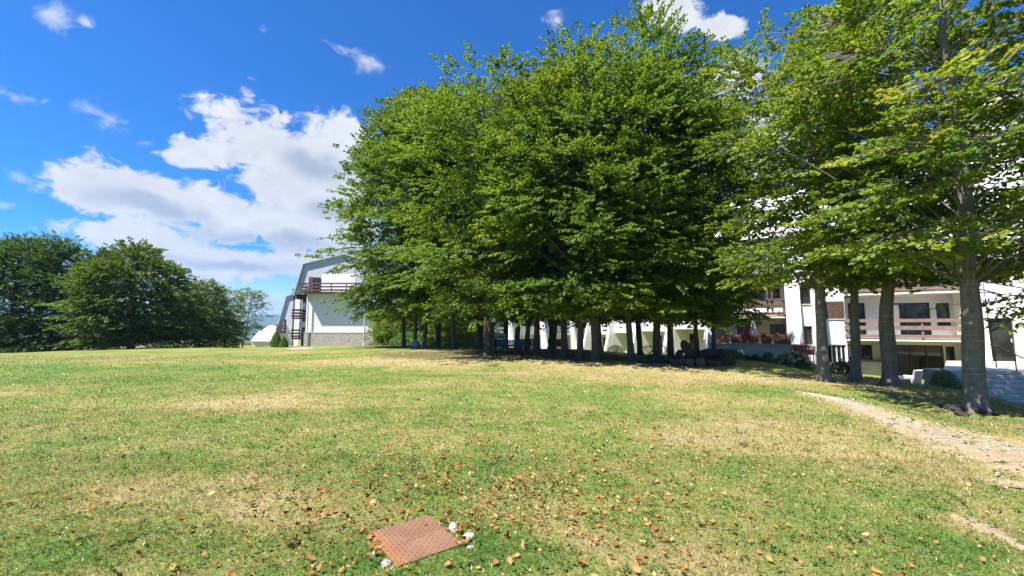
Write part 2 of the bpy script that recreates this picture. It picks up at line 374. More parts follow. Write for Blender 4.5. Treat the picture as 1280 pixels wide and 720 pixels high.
M['bark'] = bark_material('grey_bark', (0.050, 0.044, 0.036), (0.115, 0.102, 0.084), (0.075, 0.085, 0.045))
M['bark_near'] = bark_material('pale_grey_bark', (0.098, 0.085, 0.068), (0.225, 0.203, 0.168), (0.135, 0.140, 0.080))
M['white'] = plaster('white_plaster', (0.80, 0.80, 0.79), 0.18)
M['grey_wall'] = plaster('grey_white_plaster', (0.66, 0.68, 0.70), 0.2)
M['old_white'] = plaster('stained_white_plaster', (0.72, 0.735, 0.74), 0.35)
M['gable'] = plaster('grey_blue_gable', (0.47, 0.50, 0.54), 0.2)  # upper gable, darker and bluer than the plaster below it
M['pale_roof'] = simple('pale_weathered_roof', (0.50, 0.51, 0.54), 0.6, 0.1, 1.2)
M['beige'] = plaster('beige_plaster', (0.66, 0.55, 0.40), 0.15)
M['cream'] = plaster('cream_plaster', (0.72, 0.67, 0.56), 0.2)
M['sheet'] = simple('white_sheet_metal', (0.78, 0.79, 0.80), 0.45, 0.05, 0.8, 0.4, 0.0, 0.08, 6)
M['roof_edge'] = simple('dark_roof_edge', (0.10, 0.10, 0.11), 0.6)
M['roof_grey'] = simple('grey_roof_sheet', (0.42, 0.44, 0.47), 0.5, 0.12, 1.0)
M['wood'] = simple('brown_stained_wood', (0.105, 0.062, 0.045), 0.7, 0.3, 5)
M['rail'] = simple('weathered_brown_rail', (0.21, 0.145, 0.120), 0.75, 0.2, 4)
M['darkwood'] = simple('dark_brown_wood', (0.045, 0.030, 0.026), 0.6, 0.3, 5)
M['frame'] = simple('dark_frame', (0.05, 0.035, 0.03), 0.5)
M['concrete'] = simple('pale_concrete', (0.45, 0.43, 0.39), 0.9, 0.2, 2, 0.2, 0, 0.4, 25)
M['slab'] = simple('pale_stone_slab', (0.48, 0.45, 0.40), 0.9, 0.2, 3, 0.2, 0, 0.4, 18)
M['stone'] = stonework('rubble_stone')
M['stone_pale'] = stonework('pale_rubble_stone', 4.2, ((0.46,0.42,0.35),(0.62,0.58,0.50),(0.52,0.46,0.38)), (0.52,0.49,0.43))
M['fabric'] = simple('white_canvas', (0.75, 0.73, 0.76), 0.9)
M['pot'] = simple('terracotta', (0.26, 0.12, 0.07), 0.85)
M['blue'] = simple('blue_paint', (0.018, 0.055, 0.16), 0.5, 0.2)
M['black'] = simple('black_iron', (0.02, 0.02, 0.022), 0.5)
M['pole'] = simple('pale_grey_steel', (0.48, 0.49, 0.48), 0.45, 0.1)
M['panel'] = simple('pale_blue_panel', (0.42, 0.52, 0.56), 0.4, 0.1)
M['rock'] = simple('dark_rock', (0.055, 0.047, 0.040), 0.95, 0.4, 6, 0.2, 0, 0.9, 14, 0.03)
M['rock_pale'] = simple('pale_limestone', (0.38, 0.355, 0.315), 0.95, 0.3, 8, 0.2, 0, 0.8, 20, 0.02)
M['logend'] = simple('cut_log', (0.10, 0.072, 0.048), 0.9, 0.35, 9, 0.2, 0, 0.6, 20, 0.02)
M['bag'] = simple('blue_grey_cloth', (0.20, 0.22, 0.34), 0.9)
def glass_mat():
    m, q = newmat('dark_window_glass'); P = objcoord(q)
    n = q.noise(P, 1.3, 3)
    c = q.mix(q.mapr(n, 0.4, 0.65), (0.010, 0.010, 0.012), (0.035, 0.034, 0.034))
    finish(q, principled(q, c, 0.06, 0.5)); return m
M['glass'] = glass_mat()
def dirt_mat():
    m, q = newmat('dry_trodden_dirt'); P = position(q)
    n = q.noise(P, 2.0, 6, 0.65); n2 = q.noise(q.vmath('MULTIPLY', P, (1, 1.0, 1)), 30, 5, 0.75)
    c = q.mix(q.mapr(n, 0.3, 0.7), (0.300, 0.222, 0.128), (0.40, 0.315, 0.195))
    c = q.mix(q.mapr(n2, 0.5, 0.75, 0, .7), c, (0.47, 0.40, 0.29)); c = q.mix(q.mapr(n2, 0.46, 0.3, 0, .7), c, (0.17, 0.14, 0.085))
    finish(q, principled(q, c, 0.95, 0.1, 0, n2, 0.8, 0.03)); return m
M['dirt'] = dirt_mat()
def rust_mat():
    m, q = newmat('rusty_checker_plate'); P = objcoord(q)
    sp_ = q.new('ShaderNodeSeparateXYZ'); q.l.new(P, sp_.inputs[0])
    n = q.noise(P, 3.5, 5, 0.6); n2 = q.noise(P, 40, 4, 0.7)
    edge = q.mapr(sp_.outputs[0], -0.30, -0.12, 1, 0, True)
    c = q.mix(q.mapr(n, 0.35, 0.65), (0.185, 0.092, 0.050), (0.245, 0.132, 0.084))
    c = q.mix(q.math('MULTIPLY', edge, 0.8), c, (0.36, 0.135, 0.045))
    c = q.mix(q.mapr(n2, 0.52, 0.68, 0, .55), c, (0.13, 0.065, 0.035))
    c = q.mix(q.mapr(q.noise(P, 9, 5, 0.7), 0.55, 0.75, 0, .5), c, (0.30, 0.22, 0.15))
    finish(q, principled(q, c, 0.7, 0.3, 0.0, n2, 0.3, 0.004)); return m
M['rust'] = rust_mat()
M['chunk'] = simple('broken_white_concrete', (0.52, 0.50, 0.46), 0.95, 0.25, 20, 0.2, 0, 0.9, 60, 0.01)
def litter_mat():
    m, q = newmat('fallen_leaf')
    a = q.new('ShaderNodeAttribute', attribute_name='tint')
    c = q.ramp(a.outputs['Fac'], [(0, (0.12, 0.05, 0.025)), (0.25, (0.28, 0.11, 0.035)), (0.55, (0.42, 0.20, 0.07)), (0.85, (0.50, 0.31, 0.14)), (1.0, (0.50, 0.40, 0.16))])
    df = q.new('ShaderNodeBsdfDiffuse'); q.l.new(c, df.inputs[0]); tr = q.new('ShaderNodeBsdfTranslucent'); q.l.new(c, tr.inputs[0])
    ms = q.new('ShaderNodeMixShader'); ms.inputs[0].default_value = 0.25; q.l.new(df.outputs[0], ms.inputs[1]); q.l.new(tr.outputs[0], ms.inputs[2])
    finish(q, ms.outputs[0]); return m
M['litter'] = litter_mat()

# ------------------------------------------------------------------ ground sheet
def build_ground():
    s = np.linspace(-1, 1, 361)
    def spread(s): return 9*s*2.2+np.sign(s)*(np.abs(s)**7)*9000+np.sign(s)*np.abs(s)**3*60
    xs = spread(s); ys = spread(s)+14
    X, Y = np.meshgrid(xs, ys, indexing='xy'); Z = hgt(X, Y)
    rn = np.random.default_rng(3)
    Z = Z + np.where(np.hypot(X, Y) < 60, 0.012*np.sin(X*2.1+1.3*np.sin(Y*1.3))*np.sin(Y*1.7+.8*np.sin(X*.9)), 0)
    n = len(xs); V = np.stack([X, Y, Z], -1).reshape(-1, 3)
    i = np.arange(n-1); a = (i[:, None]*n+i[None, :]).ravel()
    F = np.stack([a, a+1, a+n+1, a+n], 1)
    tag(npmesh('ground', V, F, M['ground'], None, True), kind='structure')
build_ground()

# ------------------------------------------------------------------ building kit (local frame: x along the facade, -y outward, z up)
def wall(parent, mat, x0, x1, z0, z1, y, ops=(), rev=0.22, name='wall'):
    b = MB()
    xs = sorted({x0, x1, *[v for o in ops for v in o[:2]]}); zs = sorted({z0, z1, *[v for o in ops for v in o[2:4]]})
    for i in range(len(xs)-1):
        for j in range(len(zs)-1):
            cx, cz = (xs[i]+xs[i+1])/2, (zs[j]+zs[j+1])/2
            if any(o[0] < cx < o[1] and o[2] < cz < o[3] for o in ops): continue
            b.quad((xs[i], y, zs[j]), (xs[i+1], y, zs[j]), (xs[i+1], y, zs[j+1]), (xs[i], y, zs[j+1]))
    for o in ops:
        a, c, d, e = o[:4]; r = y+rev
        b.quad((a, y, d), (a, r, d), (a, r, e), (a, y, e)); b.quad((c, y, d), (c, y, e), (c, r, e), (c, r, d))
        b.quad((a, y, e), (a, r, e), (c, r, e), (c, y, e)); b.quad((a, y, d), (c, y, d), (c, r, d), (a, r, d))
    return b.build(name, mat, parent)
def window(parent, x0, x1, z0, z1, y, frame='frame', mull=1, shutter=None, name='window', curtain=False):
    f = MB(); w = 0.06
    f.box(x0, x0+w, y+.10, y+.18, z0, z1).box(x1-w, x1, y+.10, y+.18, z0, z1).box(x0+w, x1-w, y+.10, y+.18, z0, z0+w).box(x0+w, x1-w, y+.10, y+.18, z1-w, z1)
    for k in range(mull):
        xm = x0+(x1-x0)*(k+1)/(mull+1); f.box(xm-.03, xm+.03, y+.105, y+.175, z0+w, z1-w)
    o = f.build(name, M[frame], parent)
    MB().box(x0+w*.5, x1-w*.5, y+.135, y+.150, z0+w*.5, z1-w*.5).build('pane', M['glass'], o)
    if curtain:
        MB().box(x0+.1, x0+(x1-x0)*.35, y+.120, y+.132, z0+.1, z1-.1).build('curtain', M['fabric'], o)
    if name == 'window':
        MB().box(x0-.04, x1+.04, y-.06, y+.10, z0-.06, z0-.003).build('sill', M['slab'], o)
    if shutter:
        for (a, c) in shutter:
            sb = MB().box(a, c, y-.055, y-.006, z0-.02, z1+.02)
            n = int((z1-z0)/.09)
            for k in range(n): sb.box(a+.05, c-.05, y-.068, y-.055, z0+.03+k*.09, z0+.085+k*.09)
            sb.build('shutter', M['wood'], o)
    return o
def railing(parent, x0, x1, yf, yb, zf, mat='rail', boards=((.02, .20), (.46, .68), (.88, 1.06)), post=1.6, xl=True, xr=True):
    b = MB()
    for a, c in boards:
        b.box(x0, x1, yf-.05, yf, zf+a, zf+c)
        if xl: b.box(x0-.002, x0+.045, yf+.002, yb, zf+a+.004, zf+c-.004)
        if xr: b.box(x1-.045, x1+.002, yf+.002, yb, zf+a+.004, zf+c-.004)
    n = max(1, round((x1-x0)/post))
    for k in range(n+1):
        x = x0+.08+(x1-x0-.16)*k/n; b.box(x-.04, x+.04, yf+.003, yf+.07, zf-.1, zf+1.0)
    return b.build('railing', M[mat], parent)
def balcony(parent, x0, x1, yf, yb, zf, mat='rail', slab='cream', **kw):
    s = MB().box(x0+.03, x1-.03, yf, yb-.003, zf-.16, zf).build('balcony', M[slab], parent)
    railing(s, x0, x1, yf-.004, yb-.01, zf, mat, **kw); return s
def fin(parent, x0, x1, z0, z1, yf0, yf1, yb, mat='white', name='fin_wall'):
    return MB().prism([(yb, z0), (yf0, z0), (yf1, z1), (yb, z1)], 'x', x0, x1).build(name, M[mat], parent)
def mansard(parent, x0, x1, z0, z1, y0, y1, yb, rise=0.9, name='mansard_roof', rib=0.42, ops=()):
    b = MB()
    b.prism([(y0, z0), (y1, z1), ((y1+yb)/2, z1+rise), (yb, z1+rise*.8), (yb, z0)], 'x', x0, x1)
    n = int((x1-x0)/rib); L = math.hypot(y1-y0, z1-z0); ny, nz_ = -(z1-z0)/L, (y1-y0)/L
    for k in range(n+1):
        x = x0+.02+(x1-x0-.04)*k/n
        b.prism([(y0+.02*ny, z0+.02*nz_), (y0+.035*ny, z0+.01), (y1+.035*ny, z1-.01), (y1-.02*ny, z1-.02)], 'x', x-.015, x+.015)
    o = b.build(name, M['sheet'], parent)
    e = MB().box(x0-.05, x1+.05, y1-.10, y1+.12, z1-.06, z1+.10).build('roof_edge', M['roof_edge'], o)
    return o

def front_block():
    x0w, y0w, x1w, y1w = 11.9, 29.0, 25.5, 20.8
    root = empty('apartment_building', (x0w, y0w, 0), math.atan2(y1w-y0w, x1w-x0w),
                 'white terraced apartment block with brown balcony rails behind the nearest trees', 'building')
    # ---- bay B: beige ground storey, two brown balconies
    wall(root, M['beige'], 1.7, 5.72, -.7, 2.14, 1.30, [(2.95, 4.15, -.40, 1.72), (4.85, 5.66, 1.12, 1.74)])
    window(root, 2.95, 4.15, -.40, 1.72, 1.30, mull=1, name='door'); window(root, 4.85, 5.66, 1.12, 1.74, 1.30)
    wall(root, M['white'], 1.7, 5.72, 2.30, 4.62, 1.30, [(1.95, 2.75, 2.32, 4.3), (3.35, 5.50, 3.35, 4.12)])
    window(root, 1.95, 2.75, 2.32, 4.3, 1.30, name='door', mull=0); window(root, 3.35, 5.50, 3.35, 4.12, 1.30, mull=2)
    wall(root, M['grey_wall'], 1.7, 5.72, 4.78, 7.1, 1.30, [(2.2, 4.0, 4.8, 6.9)])
    window(root, 2.2, 4.0, 4.8, 6.9, 1.30, name='door')
    balcony(root, 1.75, 5.70, 0, 1.30, 2.28, 'wood'); balcony(root, 1.75, 5.70, .25, 1.30, 4.76, 'wood')
    MB().box(4.72, 4.84, .02, .14, 2.3, 4.6).box(4.98, 5.10, .02, .14, 2.3, 4.6).build('post', M['wood'], root)
    fin(root, 1.35, 1.70, -.7, 7.2, -.9, .5, 2.0); fin(root, 5.73, 6.48, -.7, 7.2, -.55, .3, 2.0)
    MB().box(2.45, 2.95, .9, 1.297, -.5, 2.10).build('pier', M['grey_wall'], root)
    mansard(root, 1.3, 6.5, 7.2, 10.3, -.05, 1.35, 9, .5)
    # ---- stair tower between the bays
    wall(root, M['grey_wall'], 6.48, 7.05, -1.0, 8.0, .10, [(6.58, 7.0, .50, 1.62), (6.56, 7.02, 2.95, 4.15)])  # grey plaster puts the recess's shade into its colour, beside the white fins
    window(root, 6.58, 7.0, .50, 1.62, .10, mull=0, frame='wood'); window(root, 6.56, 7.02, 2.95, 4.15, .10, mull=0, shutter=[(6.02, 6.55)])
    fin(root, 7.05, 7.62, -1.3, 8.0, -.6, .25, 2.0)
    wall(root, M['white'], 7.62, 8.62, -1.5, 8.0, .20, [(7.68, 8.56, -.55, .55), (7.66, 8.58, 2.05, 3.05)])
    window(root, 7.68, 8.56, -.55, .55, .20, mull=3, frame='pole'); window(root, 7.66, 8.58, 2.05, 3.05, .20, mull=0, frame='wood', shutter=[(7.66, 8.10), (8.12, 8.58)])
    mansard(root, 6.5, 8.6, 8.0, 10.9, .05, 1.35, 9, .5)
    # ---- bay A: long three-board balcony over the dark garage doors
    wall(root, M['cream'], 8.62, 13.55, -1.7, .79, 1.60, [(8.75, 9.95, -.35, .52), (10.95, 13.0, -1.42, .55), (13.08, 13.45, -.7, .5)])
    window(root, 8.75, 9.95, -.35, .52, 1.60, mull=1, curtain=True); window(root, 10.95, 13.0, -1.42, .55, 1.60, mull=2, name='door', curtain=False); window(root, 13.08, 13.45, -.7, .5, 1.60, mull=0)
    MB().box(10.30, 10.62, .35, 1.597, -1.6, .78).build('pier', M['white'], root)
    MB().box(8.63, 10.28, 1.2, 1.597, -1.6, -.45).build('plinth', M['concrete'], root)
    wall(root, M['grey_wall'], 8.62, 13.55, .95, 3.38, 1.60, [(8.95, 9.75, .97, 3.0), (10.6, 12.6, .97, 2.95), (12.85, 13.4, 1.6, 2.9)])
    window(root, 8.95, 9.75, .97, 3.0, 1.60, name='door', mull=0); window(root, 10.6, 12.6, .97, 2.95, 1.60, name='door', mull=1, curtain=True); window(root, 12.85, 13.4, 1.6, 2.9, 1.60, mull=0)
    balcony(root, 8.55, 13.55, 0, 1.60, .95, 'rail')
    wall(root, M['white'], 8.62, 13.55, 3.54, 5.6, 1.60, [(9.2, 10.8, 3.56, 5.4), (11.6, 12.9, 3.56, 5.4)])
    window(root, 9.2, 10.8, 3.56, 5.4, 1.60, name='door'); window(root, 11.6, 12.9, 3.56, 5.4, 1.60, name='door', shutter=[(11.05, 11.55)])
    balcony(root, 8.60, 13.55, .15, 1.60, 3.54, 'rail')
    mansard(root, 8.6, 13.55, 5.6, 11.2, .15, 1.75, 9, .5)
    # ---- right bay with the entrance door
    fin(root, 13.55, 14.28, -1.6, 5.0, -.35, .10, 2.0)
    wall(root, M['white'], 14.28, 18.6, -1.6, 5.0, .35, [(14.38, 15.32, -.24, 2.02), (16.2, 17.8, .0, 2.0), (14.5, 15.4, 3.95, 4.7), (16.3, 17.6, 2.9, 4.3)])
    dr = window(root, 14.38, 15.32, -.24, 2.02, .35, name='door', mull=0); MB().box(15.2, 15.235, .39, .45, .8, .98).build('handle', M['pole'], dr)
    window(root, 16.2, 17.8, .0, 2.0, .35, name='door'); window(root, 14.5, 15.4, 3.95, 4.7, .35); window(root, 16.3, 17.6, 2.9, 4.3, .35)
    MB().box(14.30, 15.6, -.10, .347, -.46, -.26).build('doorstep', M['concrete'], root)
    mansard(root, 14.2, 18.6, 5.0, 11.6, .05, 1.3, 9, .6)
    MB().box(15.0, 18.6, 1.9, 9.5, 11.6, 14.2).build('roof_tower', M['sheet'], root)
    MB().box(13.6, 14.3, 3.0, 4.0, 11.0, 12.6).build('chimney', M['white'], root)
    # ---- body behind, side walls
    MB().box(1.32, 18.58, 2.0, 9.6, -2.2, 7.0).build('rear_wall', M['white'], root)
    # the light soffits are the balconies' own slabs; interior walls behind glass stay closed by the panes
    return root
front_block()

def court_block(name_label, P0, P1, zg, bays, zstep, hstor=3, wallmat='cream', seed=0, group=None):
    """terrace seen obliquely between the trunks: n bays between slanted fins"""
    (xa, ya), (xb, yb) = P0, P1; L = math.hypot(xb-xa, yb-ya); w = L/bays; rg = random.Random(seed)
    root = empty('apartment_building', (xa, ya, 0), math.atan2(yb-ya, xb-xa), name_label, 'building', group)
    for k in range(bays):
        a, b = k*w, (k+1)*w; z0 = zg+zstep*k; za = a+.2
        fin(root, a-.17, a+.17, z0-1.0, z0+7.5, -1.9, .2, 1.5)
        g = 2.45
        wall(root, M[wallmat], a+.17, b-.17, z0-1.0, z0+g, 1.0, [(a+.5, a+1.5, z0+.05, z0+2.05), (a+2.0, b-.5, z0+.95, z0+1.95)])
        window(root, a+.5, a+1.5, z0+.05, z0+2.05, 1.0, name='door', mull=1); window(root, a+2.0, b-.5, z0+.95, z0+1.95, 1.0, mull=1, shutter=[(b-.48, b-.2)] if k % 2 else None)
        for s in range(1, hstor):
            zf = z0+g*s+.12*s
            wall(root, M['white'], a+.17, b-.17, zf, zf+g, 1.0, [(a+.5, a+1.4, zf+.05, zf+2.05), (a+2.0, b-.5, zf+.95, zf+2.0)])
            window(root, a+.5, a+1.4, zf+.05, zf+2.05, 1.0, name='door', mull=0); window(root, a+2.0, b-.5, zf+.95, zf+2.0, 1.0, mull=1)
            sl = MB().box(a+.18, b-.18, -.5+.2*s, .997, zf-.117, zf-.003).build('balcony', M['white'], root)
            if (k+s) % 2 == 0: MB().box(a+.2, b-.2, -.5+.2*s, -.42+.2*s, zf, zf+.9).build('parapet', M['white'], sl)
            else: railing(sl, a+.2, b-.2, -.5+.2*s, .9, zf, 'fabric', xl=False, xr=False)
        zt = z0+(g+.12)*hstor
        mansard(root, a-.1, b-.1, zt, zt+3.0, -.1, 1.0, 8, .5)
    fin(root, L-.17, L+.17, zg+zstep*bays-1, zg+zstep*bays+7.5, -1.9, .2, 1.5)
    MB().box(.2, L-.2, 1.6, 9, zg-3, zg+7).build('rear_wall', M['white'], root)
    return root
court_block('cream terraced block stepping away beyond the copse, brown shutters, behind the dark heap', (9.6, 50.5), (16.6, 34.6), -1.75, 4, .22, 3, 'cream', 4)
court_block('white terraced block with slanted fin walls, seen between the trunks beside the blue bench', (-4.6, 47.5), (11.6, 58.5), -1.75, 4, -.12, 3, 'white', 9)

def gable_house(label, X0, X1, Y, zb, depth, eave_l, top_l, ridge, stone=None, bal=None, details=True, group=None):
    """gable end faces the camera; the left side is a steep mansard slope over open balconies"""
    root = empty('gabled_house', ((X0+X1)/2, Y, 0), 0.0, label, 'building', group)
    hw = (X1-X0)/2
    (sx, sz), (tx, tz), (rx, rz) = eave_l, top_l, ridge
    # gable wall plane at y=0: core wall then the flared upper part
    zt = stone if stone is not None else zb
    prof = [(-hw, zt), (-hw, sz), (sx, sz), (tx, tz), (rx, rz), (-tx, tz), (-sx, sz), (hw, sz), (hw, zt)]
    MB().prism([(hw, zt), (hw, sz), (-hw, sz), (-hw, zt)], 'y', .0, depth).build('wall', M['old_white'], root)
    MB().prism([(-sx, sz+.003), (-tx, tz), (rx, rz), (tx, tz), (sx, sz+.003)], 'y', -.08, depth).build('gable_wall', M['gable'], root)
    if stone is not None:
        MB().box(-hw-.08, hw+.08, -.14, depth, zb-1.2, stone-.003).build('stone_base', M['stone'], root)
        MB().box(-hw-.10, hw+.10, -.17, depth, stone-.002, stone+.06).build('coping', M['slab'], root)
    b = MB(); th = .14
    def strip(p, q, th=.14):
        d = Vector((q[0]-p[0], q[1]-p[1])).normalized(); n = Vector((-d.y, d.x))
        if n.y < 0: n = -n
        b.prism([(p[0]+n.x*.004, p[1]+n.y*.004), (q[0]+n.x*.004, q[1]+n.y*.004), (q[0]+n.x*th, q[1]+n.y*th), (p[0]+n.x*th, p[1]+n.y*th)], 'y', -.35, depth+.2)
    strip((sx-.05, sz-.2), (tx, tz)); strip((tx, tz), (rx, rz)); strip((rx, rz), (-tx, tz)); strip((-tx, tz), (-sx+.05, sz-.2))
    b.build('roof', M['roof_grey'], root)
    return root, hw

# main gabled house: gable wall at Y = 48
hx0, hx1 = at(381, 430, 48)[0], at(466, 430, 48)[0]; hc = (hx0+hx1)/2
house, hw = gable_house('white gabled house with stone base and brown balcony left of the copse', hx0, hx1, 48.0, -.75, 15,
    (at(370, 367, 48)[0]-hc, 5.25), (at(381, 330, 48)[0]-hc, 8.65), (.35, 9.75), stone=at(400, 416, 48)[2])
zb2 = at(400, 366, 48)[2]
bo = MB().box(-hw-.15, hw*.75, -1.25, -.09, zb2-.14, zb2+.02).build('balcony', M['wood'], house)
railing(bo, -hw-.15, hw*.75, -1.26, -.1, zb2, 'wood', boards=((.10, .30), (.48, .66), (.86, 1.02)))
x0, x1 = at(387.5, 350, 48)[0]-hc, at(401, 350, 48)[0]-hc; zw0, zw1 = zb2+.03, at(390, 347, 48)[2]
wd_ = MB().box(x0+.05, x1, -.16, -.085, zw0, zw1).build('door', M['frame'], house)
MB().box(x0+.55, x1-.1, -.175, -.163, zw0+.1, zw1-.1).build('pane', M['glass'], wd_)
MB().box(x0-.02, x0+.5, -.24, -.175, zw0, zw1+.05).build('shutter', M['wood'], wd_)
MB().box(x1+.15, x1+4.0, -.12, -.083, zw0, zw1+.35).build('render_panel', M['white'], house)
MB().tube([(-hw+.32, -.30, -.7), (-hw+.32, -.30, 5.1)], .07, 8).build('downpipe', M['pole'], house)
# open side balconies and stair on its left
for zf in (.3, 2.6, 4.9):
    s_ = MB().box(-hw-1.7, -hw-.004, .2, 12, zf-.16, zf).build('side_balcony', M['darkwood'], house)
    b = MB()
    for a, c in ((.08, .28), (.42, .60), (.78, .95)):
        b.box(-hw-1.75, -hw-1.68, .15, 12, zf+a, zf+c); b.box(-hw-1.68, -hw-.01, .15, .22, zf+a, zf+c)
    for k in range(8): b.box(-hw-1.66, -hw-1.56, .3+k*1.6, .4+k*1.6, zf, zf+(2.2 if zf < 4 else .95))
    b.build('railing', M['darkwood'], s_)
for k, zf in enumerate((-.7, .3, 2.6)):
    MB().tube([(-hw-1.55, .3, zf), (-hw-1.55, .3, zf+2.2)], .06, 6).build('post', M['darkwood'], house)
    MB().tube([(-hw-.8, .3, zf), (-hw-.8, .3, zf+2.2)], .05, 6).build('post', M['darkwood'], house)
MB().box(-hw-1.2, -hw-.3, 1.0, 1.05, 1.5, 2.2).build('laundry', M['fabric'], house)
MB().box(-hw-.9, -hw-.5, .8, .85, 3.5, 4.3).build('laundry', M['fabric'], house)
fl = MB().box(-hw-2.6, -hw-1.72, 2.5, 12, -1.2, 5.2).build('side_wall', M['old_white'], house)
# second gabled house further back
g2x0, g2x1 = at(350, 420, 64)[0], at(396, 420, 64)[0]; c2 = (g2x0+g2x1)/2
h2, hw2 = gable_house('second white gabled house behind the first, steep slanted left roof edge', g2x0, g2x1, 64.0, -2.4, 14,
    (at(346.5, 416, 64)[0]-c2, at(346, 416, 64)[2]), (at(359.5, 371, 64)[0]-c2, at(359, 371, 64)[2]), (.3, at(378, 364, 64)[2]))
za = at(350, 415, 64)[2]
bb = MB().box(at(349, 415, 64)[0]-c2, at(358, 415, 64)[0]-c2, -.9, -.09, za-.1, za+.02).build('balcony', M['wood'], h2)
railing(bb, at(349, 415, 64)[0]-c2, at(358, 415, 64)[0]-c2, -.91, -.1, za, 'wood')
dd = MB().box(at(355.5, 410, 64)[0]-c2, at(357.5, 410, 64)[0]-c2, -.12, -.083, za+.03, za+1.9).build('door', M['frame'], h2)
# low pale sheds further left
def shed(label, px0, px1, Y, ytop, ymid, yeave, ybase, slant=False):
    A = at(px0, ybase, Y); B = at(px1, ybase, Y); z = lambda p: at((px0+px1)/2, p, Y)[2]
    root = empty('low_building', ((A[0]+B[0])/2, Y, 0), 0, label, 'building'); w = (B[0]-A[0])/2
    MB().box(-w+.25, w-.25, .1, 8, z(ybase)-1, z(yeave)).build('wall', M['grey_wall'], root)
    r = MB().prism([(-.4, z(yeave)), (-.4, z(yeave)+.12), (1.5, z(ymid)), (1.5, z(ymid)-.3), (0.2, z(yeave)-.02)], 'x', -w, w)
    n = int(2*w/.6)
    r.build('roof', M['pale_roof'], root)
    MB().prism([(1.9, z(ymid)-.2), (1.9, z(ymid)+.1), (3.5, z(ytop)), (3.5, z(ymid)-.2)], 'x', -w+.3, w-.1).build('upper_roof', M['roof_grey'], root)
    return root
shed('low pale shed with two white metal roof slopes beyond the lawn', 315, 340, 66, 407, 414, 427, 434)
s3, hw3 = gable_house('third pale gabled house far behind, only its slanted edge showing', at(336, 432, 78)[0], at(366, 432, 78)[0], 78.0, -3, 10,
    (at(333.5, 432, 78)[0]-at(351, 432, 78)[0], at(334, 431, 78)[2]), (at(339.5, 432, 78)[0]-at(351, 432, 78)[0], at(340, 407, 78)[2]), (.1, at(351, 402, 78)[2]))

# ------------------------------------------------------------------ terrace wall, steps, retaining wall at the right
def Wd(root_xy, rz, x, y):
    c, s = math.cos(rz), math.sin(rz); return root_xy[0]+x*c-y*s, root_xy[1]+x*s+y*c
RZ = math.atan2(20.8-29.0, 25.5-11.9); P00 = (11.9, 29.0)
sw = empty('stone_wall', (*Wd(P00, RZ, 4.0, -1.3), 0), RZ, 'low pale rubble wall carrying flower boxes in front of the beige terrace', 'wall')
MB().box(-2.4, 2.6, -.2, .2, -1.0, .50).build('wall', M['stone_pale'], sw, bevel=.02)
MB().box(-2.45, 2.65, -.26, .26, .503, .565).build('coping', M['slab'], sw, bevel=.015)
tag(MB().box(-2.3, 2.55, .21, 3.5, -1.0, -.42).build('terrace', M['concrete']), kind='structure')
tr_ = bpy.data.objects['terrace']; tr_.location = sw.location; tr_.rotation_euler = (0, 0, RZ)
# stone steps to the entrance
stx = 17.05
steps = empty('stone_steps', (stx, 15.5, 0), R(-5), 'wide pale stone steps climbing to the dark entrance door behind the nearest trunk', 'steps')
for k in range(7):
    MB().box(0.02*(k % 2), 2.9, k*.28, 2.6, -1.45 if k == 0 else -1.2+k*.15+.002, -1.2+(k+1)*.15).build('step', M['stone_pale'], steps, bevel=.02)
hr = MB()
for k in range(4): hr.tube([(2.72, .2+k*.75, -1.0+k*.3), (2.72, .2+k*.75, -.1+k*.3)], .022, 6)
hr.tube([(2.72, .1, -.15), (2.72, 2.6, .85)], .028, 6).build('handrail', M['black'], steps)
la = [at(px, 450, Y)[:2] for px, Y in ((1178, 17.5), (1183, 22.0), (1420, 21.0), (1420, 17.6))]
pt = MB().prism([(p[0], p[1]) for p in (la[0], la[3], la[2], la[1])], 'z', -1.6, -.152).build('paved_landing', M['slab']); tag(pt, kind='structure')

# ------------------------------------------------------------------ vegetation kit
def unit(v): return v/np.maximum(np.linalg.norm(v, axis=-1, keepdims=True), 1e-9)
def leaves_arrays(P, Dr, N, L, Wd_, six):
    """P base (n,3), Dr leaf direction, N leaf normal, L length, W width"""
    Dr = unit(Dr); S = unit(np.cross(Dr, N)); N = np.cross(S, Dr); L = L[:, None]; w = Wd_[:, None]
    if six:
        v = np.stack([P, P+Dr*L*.35-S*w*.5-N*w*.12, P+Dr*L*.72-S*w*.38-N*w*.12-N*L*.03, P+Dr*L-N*L*.10, P+Dr*L*.72+S*w*.38-N*w*.12-N*L*.03, P+Dr*L*.35+S*w*.5-N*w*.12], 1)
        i = np.arange(len(P))[:, None]*6
        return v.reshape(-1, 3), [np.concatenate([i+np.array([[0, 1, 2, 3]]), i+np.array([[0, 3, 4, 5]])], 0)], 2
    v = np.stack([P, P+Dr*L*.5-S*w*.5-N*w*.1, P+Dr*L, P+Dr*L*.5+S*w*.5-N*w*.1], 1)
    i = np.arange(len(P))[:, None]*4
    return v.reshape(-1, 3), [i+np.array([[0, 1, 2, 3]])], 1
